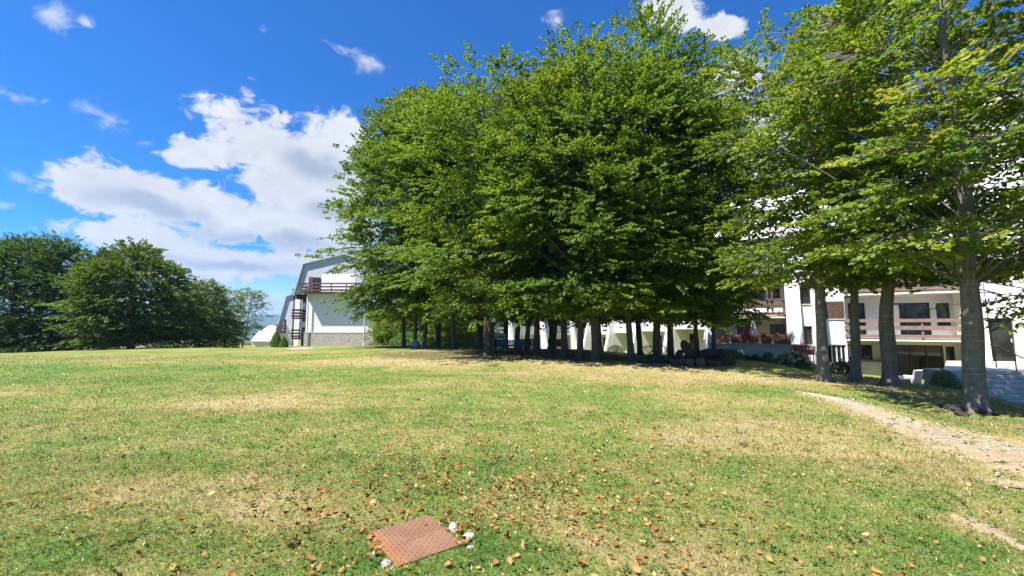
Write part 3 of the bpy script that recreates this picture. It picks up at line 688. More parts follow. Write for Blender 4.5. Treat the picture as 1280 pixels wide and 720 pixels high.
def tubes_np(paths, radii, n=5):
    """paths (B,K,3), radii (B,K)"""
    B, K, _ = paths.shape
    d = unit(np.gradient(paths, axis=1)); ref = np.where(np.abs(d[..., 2:3]) > .95, np.array([1., 0, 0]), np.array([0, 0, 1.]))
    a = unit(np.cross(d, ref)); c = np.cross(d, a); w = np.arange(n)*2*math.pi/n
    ring = paths[:, :, None]+(a[:, :, None]*np.cos(w)[:, None]+c[:, :, None]*np.sin(w)[:, None])*radii[:, :, None, None]
    V = ring.reshape(-1, 3); b = (np.arange(B)*K*n)[:, None, None]+(np.arange(K-1)*n)[None, :, None]; j = np.arange(n)[None, None]; j2 = (j+1) % n
    F = np.stack([b+j, b+j2, b+n+j2, b+n+j], -1).reshape(-1, 4); return V, F

def gen_tree(seed, H, Rr, zb, r0, prof, ncl=100, nsp=12, nlf=26, leaf=(.085, .052), csize=1.2, lean=(0, 0), six=False, spray_twigs=False,
             wob=.10, inner=.46, extra=None, droop=.25, fork=None, trunk_mat=None, leaf_mat=None, tint0=.38, toff=(0, 0), squash=.17, barkn=12):
    """returns (trunk_mesh_object, crown_mesh_object) with the base at the origin"""
    g = np.random.default_rng(seed)
    K = 18; zt = np.linspace(0, H*.9, K); tt = zt/(H*.9)
    off = np.cumsum(g.normal(0, wob, (K, 2)), 0)*np.minimum(1, tt*3)[:, None]*.5
    off[:, 0] += lean[0]*np.sin(tt*math.pi*.5)+lean[1]*np.sin(tt*math.pi*2)*.5
    def trunk_at(z):
        return np.stack([np.interp(z, zt, off[:, 0]), np.interp(z, zt, off[:, 1]), z], -1)
    # trunk with root flare, many-sided
    n = 20; zz = np.concatenate([np.linspace(-.35, 1.0, 10), np.linspace(1.4, H*.9, 20)])
    rad = r0*np.clip(1-.86*np.clip(zz, 0, None)/(H*.9), .06, 1)**.8; flare = np.exp(-np.clip(zz+.05, 0, None)/.22)
    ph = g.uniform(0, 6.28, 3); th = np.arange(n)*2*math.pi/n
    lob = 1+.16*np.sin(th*5+ph[0])+.10*np.sin(th*3+ph[1]); bumps = 1+.05*np.sin(th[None]*2+zz[:, None]*2.3+ph[2])+.03*g.normal(0, 1, (len(zz), n))
    rr = rad[:, None]*bumps+(r0*.62*flare)[:, None]*lob[None]
    ctr = trunk_at(np.clip(zz, 0, None)); ctr[:, 2] = zz
    V = np.stack([ctr[:, None, 0]+rr*np.cos(th), ctr[:, None, 1]+rr*np.sin(th), np.repeat(ctr[:, 2:3], n, 1)], -1).reshape(-1, 3)
    b = (np.arange(len(zz)-1)*n)[:, None]; j = np.arange(n)[None]; j2 = (j+1) % n
    F = np.stack([b+j, b+j2, b+n+j2, b+n+j], -1).reshape(-1, 4)
    # clusters of sprays
    u = g.uniform(0, 1, ncl)
    zf = u; z = zb+zf*(H-zb)
    # more clusters where the crown is wide
    px_, pr_ = zip(*prof); pw = np.interp(zf, px_, pr_); keep = g.uniform(0, 1, ncl) < np.clip(pw+.25, 0, 1); zf = zf[keep]; z = z[keep]; pw = pw[keep]
    ang = g.uniform(0, 2*math.pi, len(z)); Rz = Rr*pw*(1+.13*np.sin(ang*3+seed)+.10*np.sin(ang*5+2*seed))*g.uniform(.86, 1.08, len(z))
    rho = Rz*(inner+(1-inner)*np.sqrt(g.uniform(0, 1, len(z))))
    C = trunk_at(np.clip(z, 0, H*.9)); C[:, 2] = z; C[:, 0] += rho*np.cos(ang)+toff[0]*zf; C[:, 1] += rho*np.sin(ang)+toff[1]*zf
    if extra is not None and len(extra): C = np.concatenate([C, np.asarray(extra, float)]); ang = np.concatenate([ang, np.arctan2(np.array(extra)[:, 1], np.array(extra)[:, 0])])
    nc = len(C); rad_c = np.hypot(C[:, 0], C[:, 1])
    zs = np.clip(C[:, 2]-rad_c*g.uniform(.35, .95, nc)-.3, min(zb*.75+.5, H*.5), H*.86); S0 = trunk_at(zs)
    s = np.linspace(0, 1, 7)[None, :, None]
    mid = (S0+C)/2; mid[:, 2] = S0[:, 2]*.35+C[:, 2]*.65; mid += g.normal(0, .12, mid.shape)*rad_c[:, None]*.5
    paths = (1-s)**2*S0[:, None]+2*s*(1-s)*mid[:, None]+s**2*C[:, None]
    paths += g.normal(0, .06, paths.shape)*np.sin(s*math.pi)
    br = np.clip(r0*.05+.0045*rad_c, .008, r0*.22)[:, None]*np.linspace(1, .22, 7)[None]
    bv, bf = tubes_np(paths, br, 6)
    # sprays
    ns = nc*nsp; ci = np.repeat(np.arange(nc), nsp)
    out = unit(np.stack([np.cos(ang), np.sin(ang), np.zeros(nc)], -1))
    cs = csize*g.uniform(.7, 1.25, nc)
    q = g.normal(0, 1, (ns, 3))*np.array([.52, .52, squash*.5]); q *= cs[ci, None]; q[:, 2] *= 1+1.5*np.clip((C[ci, 2]-zb)/(H-zb), 0, 1)
    e = q.copy(); rad_in = (q*out[ci]).sum(1); e[:, 2] -= droop*np.clip(rad_in, -.3, None)*.9
    SP = C[ci]+e
    SD = unit(out[ci]*.75+unit(q*np.array([1, 1, .3]))*.8+g.normal(0, .28, (ns, 3))*np.array([1, 1, .45])); SD[:, 2] += -.22+.78*np.clip((SP[:, 2]-zb)/(H-zb), 0, 1)**1.3
    SD = unit(SD)
    SN = unit(np.array([0, 0, 1.0])+out[ci]*.75+g.normal(0, .26, (ns, 3)))
    V2, F2 = np.concatenate([V, bv]), np.concatenate([F, bf+len(V)])
    if spray_twigs:
        s3 = np.linspace(0, 1, 4)[None, :, None]
        TP = C[ci][:, None]*(1-s3)+(SP+SD*.25)[:, None]*s3+np.sin(s3*math.pi)*np.array([0, 0, .05])
        tv, tf = tubes_np(TP, np.linspace(.012, .003, 4)[None].repeat(ns, 0), 3)
        F2 = np.concatenate([F2, tf+len(V2)]); V2 = np.concatenate([V2, tv])
    tr = npmesh('trunk', V2, F2, trunk_mat or M['bark'], None, True)
    nl = ns*nlf; si = np.repeat(np.arange(ns), nlf)
    tl = g.uniform(0, 1, nl); side = g.choice([-1.0, 1.0], nl); Ls = (g.uniform(.35, .75, ns))[si]
    SS = np.cross(SN, SD)
    P = SP[si]+SD[si]*(tl*Ls)[:, None]+SS[si]*(side*g.uniform(.01, .13, nl)*(1.1-.6*tl))[:, None]
    P[:, 2] -= .16*(tl*Ls)**2+g.uniform(0, .04, nl)
    LD = unit(SD[si]*.8+SS[si]*(side*.75)[:, None]+g.normal(0, .25, (nl, 3))); LN = unit(SN[si]+g.normal(0, .52, (nl, 3)))
    sz = g.uniform(.7, 1.2, nl)
    LV, LF, per = leaves_arrays(P, LD, LN, leaf[0]*sz, leaf[1]*sz, six)
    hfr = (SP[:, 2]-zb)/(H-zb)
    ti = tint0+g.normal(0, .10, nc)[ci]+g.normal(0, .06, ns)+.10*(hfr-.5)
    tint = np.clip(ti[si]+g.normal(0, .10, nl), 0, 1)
    if per == 2: tint = np.concatenate([tint, tint])
    cr = npmesh('crown', LV, LF, leaf_mat or M['leaf'], None, False, tint)
    return tr, cr
def plant_tree(pair, name, loc, rz, label, cat, group=None, scale=(1, 1, 1), first=False):
    root = empty(name, loc, rz, label, cat, group); root.scale = scale
    for o in pair:
        c = o if first else o.copy()
        if not first: COL.objects.link(c)
        c.parent = root
    return root

BEECH = [(0, .62), (.12, .85), (.3, 1.0), (.5, .96), (.7, .80), (.86, .54), (.96, .25), (1, .10)]
SLIM = [(0, .5), (.2, .85), (.45, 1.0), (.7, .8), (.9, .42), (1, .12)]
ROUND = [(0, .80), (.15, .97), (.35, 1.0), (.55, .93), (.75, .74), (.9, .46), (1, .15)]

# --- the copse: five grown trees, copied with their trunks and crowns
protos = {}
def copse_proto(k, **kw): protos[k] = gen_tree(**kw)
copse_proto('a', seed=11, H=15.6, Rr=4.1, zb=1.9, r0=.22, prof=BEECH, ncl=112, nsp=24, nlf=27, leaf=(.125, .085), six=True)
copse_proto('b', seed=23, H=15.2, Rr=3.7, zb=2.1, r0=.165, prof=BEECH, ncl=102, nsp=24, nlf=27, leaf=(.125, .085), six=True)
copse_proto('c', seed=37, H=16.0, Rr=3.4, zb=2.3, r0=.135, prof=SLIM, ncl=92, nsp=24, nlf=27, leaf=(.125, .085), six=True, lean=(.3, .25))
copse_proto('e', seed=47, H=15.2, Rr=4.1, zb=1.8, r0=.15, prof=BEECH, ncl=150, nsp=24, nlf=27, leaf=(.13, .09), six=True, toff=(-.2, -.2), tint0=.45)
copse_proto('d', seed=41, H=15.2, Rr=4.9, zb=2.0, r0=.15, prof=ROUND, ncl=136, nsp=24, nlf=27, leaf=(.13, .09), six=True)
used = set()
GB = 'beech trees of the copse'
copse = [  # px, Y, proto, rot, (sx,sz), label
 (505, 31.0, 'e', 0, 1.0, 1.19, 'leftmost beech of the copse, slim trunk, crown hanging over the gabled house'),
 (519, 29.5, 'd', 140, .88, 1.16, 'slim straight beech with a bluish bundle at its foot'),
 (530, 28.0, 'c', 60, 1.05, 1.03, 'slim wavy beech trunk just right of the one with the bluish bundle'),
 (548, 31.0, 'b', 200, 1.1, 1.27, 'shaded slim beech deep in the left part of the copse'),
 (567, 27.0, 'c', 250, 1.15, 1.16, 'dark thin beech between the bluish bundle and the notice board'),
 (610, 21.6, 'a', 30, 1.06, 1.0, 'thick mossy beech standing directly left of the notice board'),
 (646, 25.0, 'b', 75, 1.0, 1.02, 'dark beech rising behind the left end of the blue bench'),
 (658, 23.6, 'c', 310, 1.0, 1.0, 'dark thin beech rising behind the middle of the blue bench'),
 (671, 22.6, 'b', 160, .95, 1.0, 'lichen grey beech beside the right end of the blue bench'),
 (691, 23.8, 'c', 20, 1.05, .98, 'thin dark beech in front of the white slanted fin wall'),
 (706, 20.8, 'b', 290, 1.0, .99, 'leaning beech left of the two thickest middle trunks'),
 (725, 19.6, 'b', 110, .92, .98, 'straight grey beech standing close beside the thickest trunk of the copse'),
 (745, 19.1, 'a', 240, 1.0, .94, 'thickest beech of the copse with a flared foot at its front edge'),
 (790, 18.7, 'c', 190, 1.0, .90, 'slim front beech standing alone before the cream house wall'),
 (820, 19.5, 'b', 45, .98, 1.06, 'pale trunked beech at the left end of the dark rock heap'),
 (838, 19.9, 'b', 330, .88, .86, 'beech with pale upper trunk behind the left end of the dark rock heap'),
 (872, 19.3, 'c', 100, .76, .94, 'slim beech behind the middle of the dark rock heap'),
 (891, 19.25, 'c', 275, .72, .78, 'rightmost beech of the copse behind the right end of the rock heap'),
 (600, 28.5, 'a', 85, 1.0, 1.0, None), (632, 30.5, 'b', 10, 1.1, 1.0, None), (690, 30.0, 'a', 300, 1.05, 1.0, None), (748, 27.5, 'a', 130, 1.0, 1.02, None), (800, 26.5, 'b', 215, 1.05, 1.02, None),
]
for px, Y, k, rot, sx, sz, lab in copse:
    p = at(px, 430, Y); z = H1(p[0], Y)
    plant_tree(protos[k], 'beech_tree', (p[0], Y, z-.03), R(rot), lab or 'shaded beech in the back rows of the copse, mostly hidden by the front crowns', 'tree', GB, (sx, sx, sz), first=k not in used); used.add(k)

# --- the nearer trees on the right
GR = 'nearer beeches along the path'
def solo(px, Y, label, **kw):
    p = at(px, 470, Y); z = H1(p[0], Y); pr = gen_tree(**kw)
    return plant_tree(pr, 'beech_tree', (p[0], Y, z-.03), 0, label, 'tree', GR, first=True)
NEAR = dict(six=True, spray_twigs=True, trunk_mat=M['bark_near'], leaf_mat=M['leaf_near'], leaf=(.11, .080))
solo(1030, 13.5, 'straight pale trunked beech with thin open crown, left of the leaning one', seed=5, H=11.6, Rr=2.7, zb=3.1, r0=.16, prof=SLIM, ncl=62, nsp=18, nlf=26, csize=.85, toff=(-.9, 0), tint0=.52, **NEAR)
solo(1068, 14.3, 'beech with crooked leaning trunk between two straight ones', seed=8, H=11.2, Rr=2.5, zb=3.4, r0=.145, prof=SLIM, ncl=90, nsp=18, nlf=26, csize=.85, lean=(.85, .1), tint0=.5, **NEAR)
solo(1112, 13.4, 'stout grey beech right of the crooked one, in front of the long balcony', seed=14, H=12.8, Rr=3.2, zb=3.4, r0=.20, prof=BEECH, ncl=102, nsp=19, nlf=26, csize=.9, tint0=.52, **NEAR)
ex = [(.35+.28*k, -1.3, 2.25+.12*k) for k in range(3)]
solo(1217, 9.8, 'nearest and rightmost beech with flared roots beside the stone steps', seed=19, H=12.2, Rr=3.5, zb=3.15, r0=.20, prof=BEECH, ncl=102, nsp=19, nlf=26, csize=.85, extra=ex, tint0=.54, **NEAR)
pE = (14.2, 8.6)
plant_tree(gen_tree(seed=27, H=11.5, Rr=4.2, zb=2.6, r0=.2, prof=BEECH, ncl=110, nsp=12, nlf=25, csize=.9, **NEAR), 'beech_tree', (*pE, H1(*pE)-.03), 0,
           'beech standing beyond the right edge, only its yellowish branches reaching in', 'tree', GR, first=True)

# --- trees along the left edge of the lawn
GL = 'trees bounding the lawn on the left'
FAR = dict(leaf_mat=M['leaf_far'])
def far_tree(px, Y, label, **kw):
    p = at(px, 437, Y); z = H1(p[0], Y)
    return plant_tree(gen_tree(**{**FAR, **kw}), 'broadleaf_tree', (p[0], Y, z-.05), 0, label, 'tree', GL, first=True)
far_tree(163, 40, 'broad dome shaped tree with short thick trunk at the lawn edge', seed=51, H=9.9, Rr=4.5, zb=.75, r0=.30, prof=ROUND, ncl=330, nsp=17, nlf=32, leaf=(.15, .115), csize=1.0, tint0=.46)
far_tree(60, 41, 'tall dark tree left of the dome shaped tree', seed=53, H=11.0, Rr=2.3, zb=.1, r0=.2, prof=BEECH, ncl=230, nsp=13, nlf=28, leaf=(.13, .10), tint0=.22)
far_tree(10, 41, 'dark tree cut by the left edge of the view', seed=55, H=11.0, Rr=3.1, zb=.1, r0=.25, prof=ROUND, ncl=330, nsp=13, nlf=28, leaf=(.13, .10), tint0=.2)
far_tree(-60, 43, 'dark tree outside the left edge, its branches joining the dark crown', seed=56, H=11.5, Rr=4.5, zb=.6, r0=.25, prof=ROUND, ncl=150, nsp=12, nlf=22, leaf=(.13, .10), tint0=.2)
far_tree(120, 51, 'dark tree peeking out above the left shoulder of the dome tree', seed=57, H=11.8, Rr=2.8, zb=.2, r0=.2, prof=BEECH, ncl=170, nsp=12, nlf=22, leaf=(.16, .12), tint0=.25)
far_tree(248, 47, 'smaller loose tree just right of the dome tree', seed=59, H=7.4, Rr=2.2, zb=1.2, r0=.10, prof=ROUND, ncl=170, nsp=11, nlf=22, leaf=(.13, .10), csize=.8, tint0=.42)
far_tree(222, 52, 'dark tree in the gap behind the dome tree and the loose one', seed=60, H=8.2, Rr=2.4, zb=.1, r0=.13, prof=ROUND, ncl=120, nsp=11, nlf=22, leaf=(.16, .12), tint0=.22)
far_tree(281, 50, 'young tree with brownish top between the loose tree and the pale thin trunk', seed=61, H=7.6, Rr=1.8, zb=1.0, r0=.08, prof=SLIM, ncl=80, nsp=11, nlf=20, leaf=(.14, .09), csize=.7, tint0=.5)
far_tree(303, 48.5, 'young open tree with a thin pale trunk nearest the sheds', seed=63, H=7.0, Rr=1.5, zb=1.9, r0=.07, prof=SLIM, ncl=52, nsp=9, nlf=18, leaf=(.13, .085), csize=.6, tint0=.5, trunk_mat=M['bark_near'])
far_tree(262, 56, 'low dark tree filling the space behind the loose tree', seed=65, H=6.2, Rr=3.2, zb=.4, r0=.12, prof=ROUND, ncl=170, nsp=11, nlf=20, leaf=(.16, .12), tint0=.25)
# background trees seen under and beside the copse crown
for px, Y, hh, rr_, lab, sd_ in ((488, 44, 3.6, 1.9, 'low sunlit tree at the right end of the stone base', 71), (580, 40, 4.2, 2.2, 'sunlit small tree seen through the copse left of the white block', 73), (560, 37, 2.6, 1.9, 'leafy dark thicket tree under the copse crown', 75)):
    far_tree(px, Y, lab, seed=sd_, H=hh, Rr=rr_, zb=.2, r0=.07, prof=ROUND, ncl=60, nsp=10, nlf=22, leaf=(.13, .09), csize=.7, tint0=.6, leaf_mat=M['leaf'])

for px, Y, hh, rr_, lab, sd_ in ((522, 44, 6.0, 2.6, 'dark bushy tree behind the bluish bundle, beyond the copse', 81), (556, 46, 6.5, 2.8, 'dark bushy tree beyond the copse between its slim left trunks', 83), (598, 43, 5.0, 2.0, 'dark bushy tree beyond the copse left of the mossy trunk', 85), (480, 52, 5.5, 2.4, 'dark bushy tree behind the right end of the gabled house', 87)):
    far_tree(px, Y, lab, seed=sd_, H=hh, Rr=rr_, zb=.05, r0=.09, prof=ROUND, ncl=110, nsp=13, nlf=26, leaf=(.15, .11), csize=.9, tint0=.25)
# --- shrubs
def shrub(px, Y, rx, rz_, label, mat='leaf_bush', n=2600, leaf=(.07, .045), seed=0, flowers=None, nf=40, name='shrub', ry=None, lumps=7, loc=None, cat='shrub', six=False):
    g = np.random.default_rng(seed); ry = ry or rx
    p = at(px, 445, Y) if loc is None else np.array(loc); z = H1(p[0], p[1]) if loc is None else loc[2]
    root = empty(name, (p[0], p[1], z), 0, label, cat)
    dirs = unit(g.normal(0, 1, (n, 3))); dirs[:, 2] = np.abs(dirs[:, 2])*1.0-.12
    lc = unit(g.normal(0, 1, (lumps, 3))); bump = 1+.22*np.max(np.clip((dirs@lc.T-.7)/.3, 0, 1), 1)-.12
    rad = bump*(.62+.38*g.uniform(0, 1, n)**.5)
    P = dirs*np.array([rx, ry, rz_*.88])*rad[:, None]; P[:, 2] += rz_*.12
    LD = unit(dirs*.7+g.normal(0, .6, (n, 3))); LN = unit(dirs+g.normal(0, .5, (n, 3))+np.array([0, 0, .4])); sz = g.uniform(.7, 1.25, n)
    LV, LF, per = leaves_arrays(P, LD, LN, leaf[0]*sz, leaf[1]*sz, six)
    tint = np.clip(.5+.2*g.normal(0, 1, n), 0, 1); tint = np.concatenate([tint, tint]) if per == 2 else tint
    npmesh('foliage', LV, LF, M[mat], root, False, tint)
    K = 14; a = g.uniform(0, 6.28, K); s = np.linspace(0, 1, 4)[None, :, None]
    tip = np.stack([np.cos(a)*rx*.55, np.sin(a)*ry*.55, np.full(K, rz_*.62)], -1)
    pv, pf = tubes_np(np.array([0, 0, -.05])+s*tip[:, None]*np.array([1, 1, 1]), np.linspace(.02, .006, 4)[None].repeat(K, 0), 5)
    npmesh('stem', pv, pf, M['bark'], root, True)
    if flowers:
        fd = unit(g.normal(0, 1, (nf, 3))); fd[:, 2] = np.abs(fd[:, 2])*.8; fd[:, 1] = -np.abs(fd[:, 1]); fd = unit(fd); C = fd*np.array([rx, ry, rz_*.9])*1.0
        m = 40; ci = np.repeat(np.arange(nf), m); q = unit(g.normal(0, 1, (nf*m, 3))); fr = flowers[1]
        P = C[ci]+q*fr*np.array([1, 1, .8]); LV, LF, per = leaves_arrays(P, unit(np.cross(q, g.normal(0, 1, q.shape))), q, np.full(nf*m, fr*.6), np.full(nf*m, fr*.55), False)
        npmesh('blossom', LV, LF, M[flowers[0]], root, False, np.clip(.5+.22*g.normal(0, 1, nf)[ci]+g.normal(0, .08, nf*m), 0, 1))
    return root
shrub(912, 23.5, .72, .85, 'bright green shrub at the left end of the pale rubble wall', seed=1)
shrub(992, 22.0, .95, .95, 'large hydrangea with pale pink blooms at the right end of the rubble wall', seed=2, flowers=('pink', .09), nf=34, leaf=(.10, .07), name='hydrangea', cat='hydrangea', n=2200)
shrub(1053, 17.6, .55, .85, 'hydrangea with pink blooms between the first two near trunks', seed=3, flowers=('pink', .085), nf=24, leaf=(.09, .065), name='hydrangea', cat='hydrangea', n=1800)
pb = at(1180, 473, 15.9)
shrub(0, 0, .50, 1.08, 'rounded clipped box shrub beside the stone steps', 'leaf_box', 5200, (.045, .026), seed=4, loc=(pb[0], pb[1], H1(pb[0], pb[1])+.02), lumps=14)
for px, Y, r_, h_, lab in ((945, 24.2, .28, .5, 'small yellowish plant at the foot of the rubble wall, left one'), (960, 23.7, .30, .75, 'taller leafy plant at the foot of the rubble wall, beside the hydrangea'),
                           (934, 24.6, .2, .35, 'smallest green plant at the foot of the rubble wall'), (925, 24.4, .25, .4, 'low yellow flowering plant right of the bright green shrub'), (770, 36.0, .8, .75, 'dark green shrub in front of the cream block steps'),
                           (812, 34.0, .9, .9, 'sunlit green shrub behind the left end of the dark heap'), (829, 33.0, .7, .9, 'yellow green shrub between two trunks behind the heap')):
    shrub(px, Y, r_, h_, lab, n=700, seed=int(px), leaf=(.08, .05), name='small_shrub')
pc = at(345, 433, 46.0)
def cypress(x, y, z, h, r, seed, label):
    g = np.random.default_rng(seed); n = 5200; root = empty('cypress_shrub', (x, y, z), 0, label, 'shrub')
    zf = g.uniform(0, 1, n)**1.15; a = g.uniform(0, 6.28, n); rr = r*np.interp(zf, [0, .12, .4, .75, 1], [.75, 1, .95, .6, .08])*(.75+.25*g.uniform(0, 1, n)**.5)*(1+.07*np.sin(a*6))
    P = np.stack([rr*np.cos(a), rr*np.sin(a), zf*h], -1); o = np.stack([np.cos(a), np.sin(a), np.full(n, .9)], -1)
    LV, LF, per = leaves_arrays(P, unit(np.array([0, 0, 1.0])+g.normal(0, .5, o.shape)), unit(o*np.array([1, 1, .4])+g.normal(0, .35, o.shape)), np.full(n, .16), np.full(n, .06), False)
    npmesh('foliage', LV, LF, M['leaf_dark'], root, False, np.clip(.5+.2*g.normal(0, 1, n), 0, 1))
    MB().tube([(0, 0, -.2), (0, 0, h*.8)], [.06, .02], 6).build('stem', M['bark'], root)
cypress(pc[0], pc[1], H1(pc[0], pc[1])-.15, 1.7, .55, 1, 'taller rounded cypress shrub left of the gabled house')
pc2 = at(354.5, 433, 45.6); cypress(pc2[0], pc2[1], H1(pc2[0], pc2[1])-.15, 1.15, .40, 2, 'shorter cypress shrub nestled against the taller one')
for px, Y, r_, h_, lab in ((18, 39.0, 1.1, .8, 'pale green low shrub under the dark trees at the far left'), (45, 39.5, 1.0, 1.0, 'bluish pale shrub in shade under the tall dark tree'), (500, 38, 1.0, 1.5, 'sunlit bush at the foot of the leftmost copse trunk'), (575, 33, 1.2, 1.2, 'dark green bush behind the left copse trunks'), (540, 38, 2.0, 2.2, 'tall shaded thicket bush behind the slim left copse trunks'), (515, 40, 1.6, 1.9, 'thicket bush behind the bluish bundle'), (596, 36, 1.3, 1.6, 'half lit bush left of the mossy trunk'), (90, 47, 3.2, 1.6, 'low dark undergrowth bush left behind the dome tree'), (190, 47, 3.4, 1.7, 'low dark undergrowth bush right behind the dome tree'), (270, 53, 3.0, 1.6, 'low dark undergrowth bush behind the young trees')):
    shrub(px, Y, r_, h_, lab, n=900, seed=int(px)+3, leaf=(.13, .08))

# ------------------------------------------------------------------ flower boxes, parasol and terrace things
def flower_box(px, Y, z, w, colour, label, seed, second=None):
    p = at(px, 428, Y); root = empty('flower_box', (p[0], Y, z), RZ, label, 'flower box', 'flower boxes along the terrace')
    b = MB().box(-w/2, w/2, -.13, .13, 0, .24).box(-w/2-.02, w/2+.02, -.15, .15, .19, .235)
    b.build('planter', M['pot'], root, bevel=.01)
    g = np.random.default_rng(seed); n = 420
    for nm, mt, nn, zz, lf in (('foliage', 'leaf_bush', 260, .30, .07), ('blossom', colour, n, .42, .055)):
        P = np.stack([g.uniform(-w*.55, w*.55, nn), g.normal(0, .13, nn), zz+g.normal(0, .09, nn)], -1)
        P[:, 2] += .10*np.sin(P[:, 0]*9+seed)
        LV, LF, per = leaves_arrays(P, unit(g.normal(0, 1, (nn, 3))), unit(g.normal(0, 1, (nn, 3))+np.array([0, -.6, .8])), np.full(nn, lf), np.full(nn, lf*.9), False)
        npmesh(nm, LV, LF, M[mt], root, False, np.clip(.45+.25*g.normal(0, 1, nn), 0, 1))
    return root
zc = .566
def wl(x): return Wd(P00, RZ, x, -1.3)
def on_wall(px):
    k = (px-640)/FPX; bx, by = wl(0); ux, uy = math.cos(RZ), math.sin(RZ); s = (k*by-bx)/(ux-k*uy); return by+s*uy
for px, w, c, lab in ((923, .75, 'magenta', 'flower box of pale pink geraniums left of the parasol'), (938, .8, 'red', 'flower box of red and yellow flowers next to the parasol'), (958, .5, 'red', 'small flower box of bright red geraniums right of the parasol'), (978, .85, 'orange', 'flower box of salmon red geraniums near the fin wall')):
    flower_box(px, on_wall(px), zc, w, c, lab, int(px))
flower_box(1005, 24.2, .05, .95, 'magenta', 'flower box of magenta petunias right of the rubble wall on a stand', 77)
pst = at(1005, 428, 24.2)
stn = empty('plant_stand', (pst[0], 24.2, H1(pst[0], 24.2)), RZ, 'dark metal plant stand carrying the magenta flower box', 'plant stand'); hh_ = .05-H1(pst[0], 24.2)
MB().box(-.45, .45, -.14, .14, hh_-.035, hh_-.003).build('shelf', M['black'], stn)
for sx in (-.4, .4):
    for sy in (-.11, .11): MB().tube([(sx, sy, -.05), (sx, sy, hh_-.035)], .018, 6).build('leg', M['black'], stn)
flower_box(899, 27.4, .25, .7, 'orange', 'flower box of orange geraniums at the shaded left end of the terrace', 31)
ped = tag(MB().box(-.42, .42, -.2, .2, -1.0, .245).build('pedestal', M['stone_pale'], None, bevel=.02), 'pale stone pedestal under the orange geraniums', 'pedestal'); pp = at(899, 428, 27.4); ped.location = (pp[0], 27.4, 0); ped.rotation_euler = (0, 0, RZ)
# closed parasol
pw_ = at(943, 430, 26.6)
par = empty('parasol', (pw_[0], 26.6, -.42), 0, 'closed white parasol standing between the flower boxes', 'parasol')
MB().tube([(0, 0, 0), (0, 0, 2.35)], .022, 8).build('pole', M['pole'], par)
cn = MB(); n_ = 16; prof = [(.035, 2.42), (.07, 2.30), (.13, 2.0), (.17, 1.6), (.20, 1.2), (.11, 1.06), (.16, .9), (.20, .62)]
for i, (r_, z_) in enumerate(prof):
    for j in range(n_):
        a = 2*math.pi*j/n_; rr_ = r_*(1+.22*(1 if j % 2 else -1)*min(1, i/3)); cn.v.append((rr_*math.cos(a), rr_*math.sin(a), z_))
for i in range(len(prof)-1):
    for j in range(n_): cn.f.append((i*n_+j, (i+1)*n_+j, (i+1)*n_+(j+1) % n_, i*n_+(j+1) % n_))
cn.f.append(tuple(range(n_))); cn.build('canopy', M['fabric'], par, True)
MB().lathe([(.26, 0), (.26, .06), (.06, .09), (.04, .3)], 16).build('base', M['concrete'], par)
# white garden chair by the garage doors
gc = at(1136, 475, 20.4); gz = H1(gc[0], 20.4)
ch = empty('garden_chair', (gc[0], 20.4, gz), R(200), 'bulky white garden armchair beside the dark garage doors', 'chair')
MB().box(-.32, .32, -.32, .30, .30, .44).build('seat', M['fabric'], ch, bevel=.03)
MB().prism([(.24, .42), (.34, .42), (.46, .95), (.37, .97)], 'x', -.33, .33).build('backrest', M['fabric'], ch, bevel=.03)
for sx in (-1, 1):
    MB().box(.30*sx-.06, .30*sx+.06, -.34, .32, .56, .64).build('armrest', M['fabric'], ch, bevel=.02)
    for sy in (-.28, .28): MB().box(.30*sx-.035, .30*sx+.035, sy-.035, sy+.035, 0, .56 if sy < 0 else .6).build('leg', M['fabric'], ch)
# pale stone planter block beside it
pb2 = at(1126, 478, 19.2); o = tag(MB().box(-.3, .3, -.25, .25, -.2, .62).build('stone_block', M['stone_pale'], None, bevel=.03), 'square pale stone block beside the white armchair', 'stone block'); o.location = (pb2[0], 19.2, H1(pb2[0], 19.2)); o.rotation_euler = (0, 0, RZ)

# ------------------------------------------------------------------ things in and before the copse
bp = at(636, 440, 22.4); bz = H1(bp[0], 22.4)
bench = empty('park_bench', (bp[0], 22.4, bz), R(186), 'blue slatted park bench in the shade of the copse', 'bench')
sl = MB()
for k in range(4): sl.box(-.85, .85, -.36+k*.105, -.275+k*.105, .42, .455)
sl.build('seat', M['blue'], bench)
sl = MB()
for k in range(3): sl.prism([(.09+k*.022, .47+k*.108), (.125+k*.022, .47+k*.108), (.145+k*.022, .562+k*.108), (.11+k*.022, .562+k*.108)], 'x', -.85, .85)
sl.build('backrest', M['blue'], bench)
for sx in (-.68, .68):
    MB().box(sx-.03, sx+.03, -.36, -.30, -.05, .42).build('leg', M['black'], bench)
    MB().prism([(.02, -.05), (.08, -.05), (.10, .42), (.205, .78), (.165, .78), (.04, .42)], 'x', sx-.03, sx+.03).build('leg', M['black'], bench)
    MB().box(sx-.025, sx+.025, -.30, .05, .37, .417).build('seat_bracket', M['black'], bench)
np_ = at(616.5, 444, 20.6)
nb = empty('notice_board', (np_[0], 20.6, H1(np_[0], 20.6)), 0, 'narrow pale blue notice board on a dark post beside the mossy trunk', 'notice board')
MB().tube([(0, .05, -.2), (0, .05, 2.4)], .04, 8).build('post', M['black'], nb)
ztop = at(616, 388, 20.6)[2]-nb.location.z; zbot = at(616, 402.5, 20.6)[2]-nb.location.z
fr = MB().box(-.13, .13, -.03, .005, zbot-.03, ztop+.03).build('frame', M['black'], nb)
MB().box(-.10, .10, -.045, -.033, zbot, ztop).build('panel', M['panel'], nb)
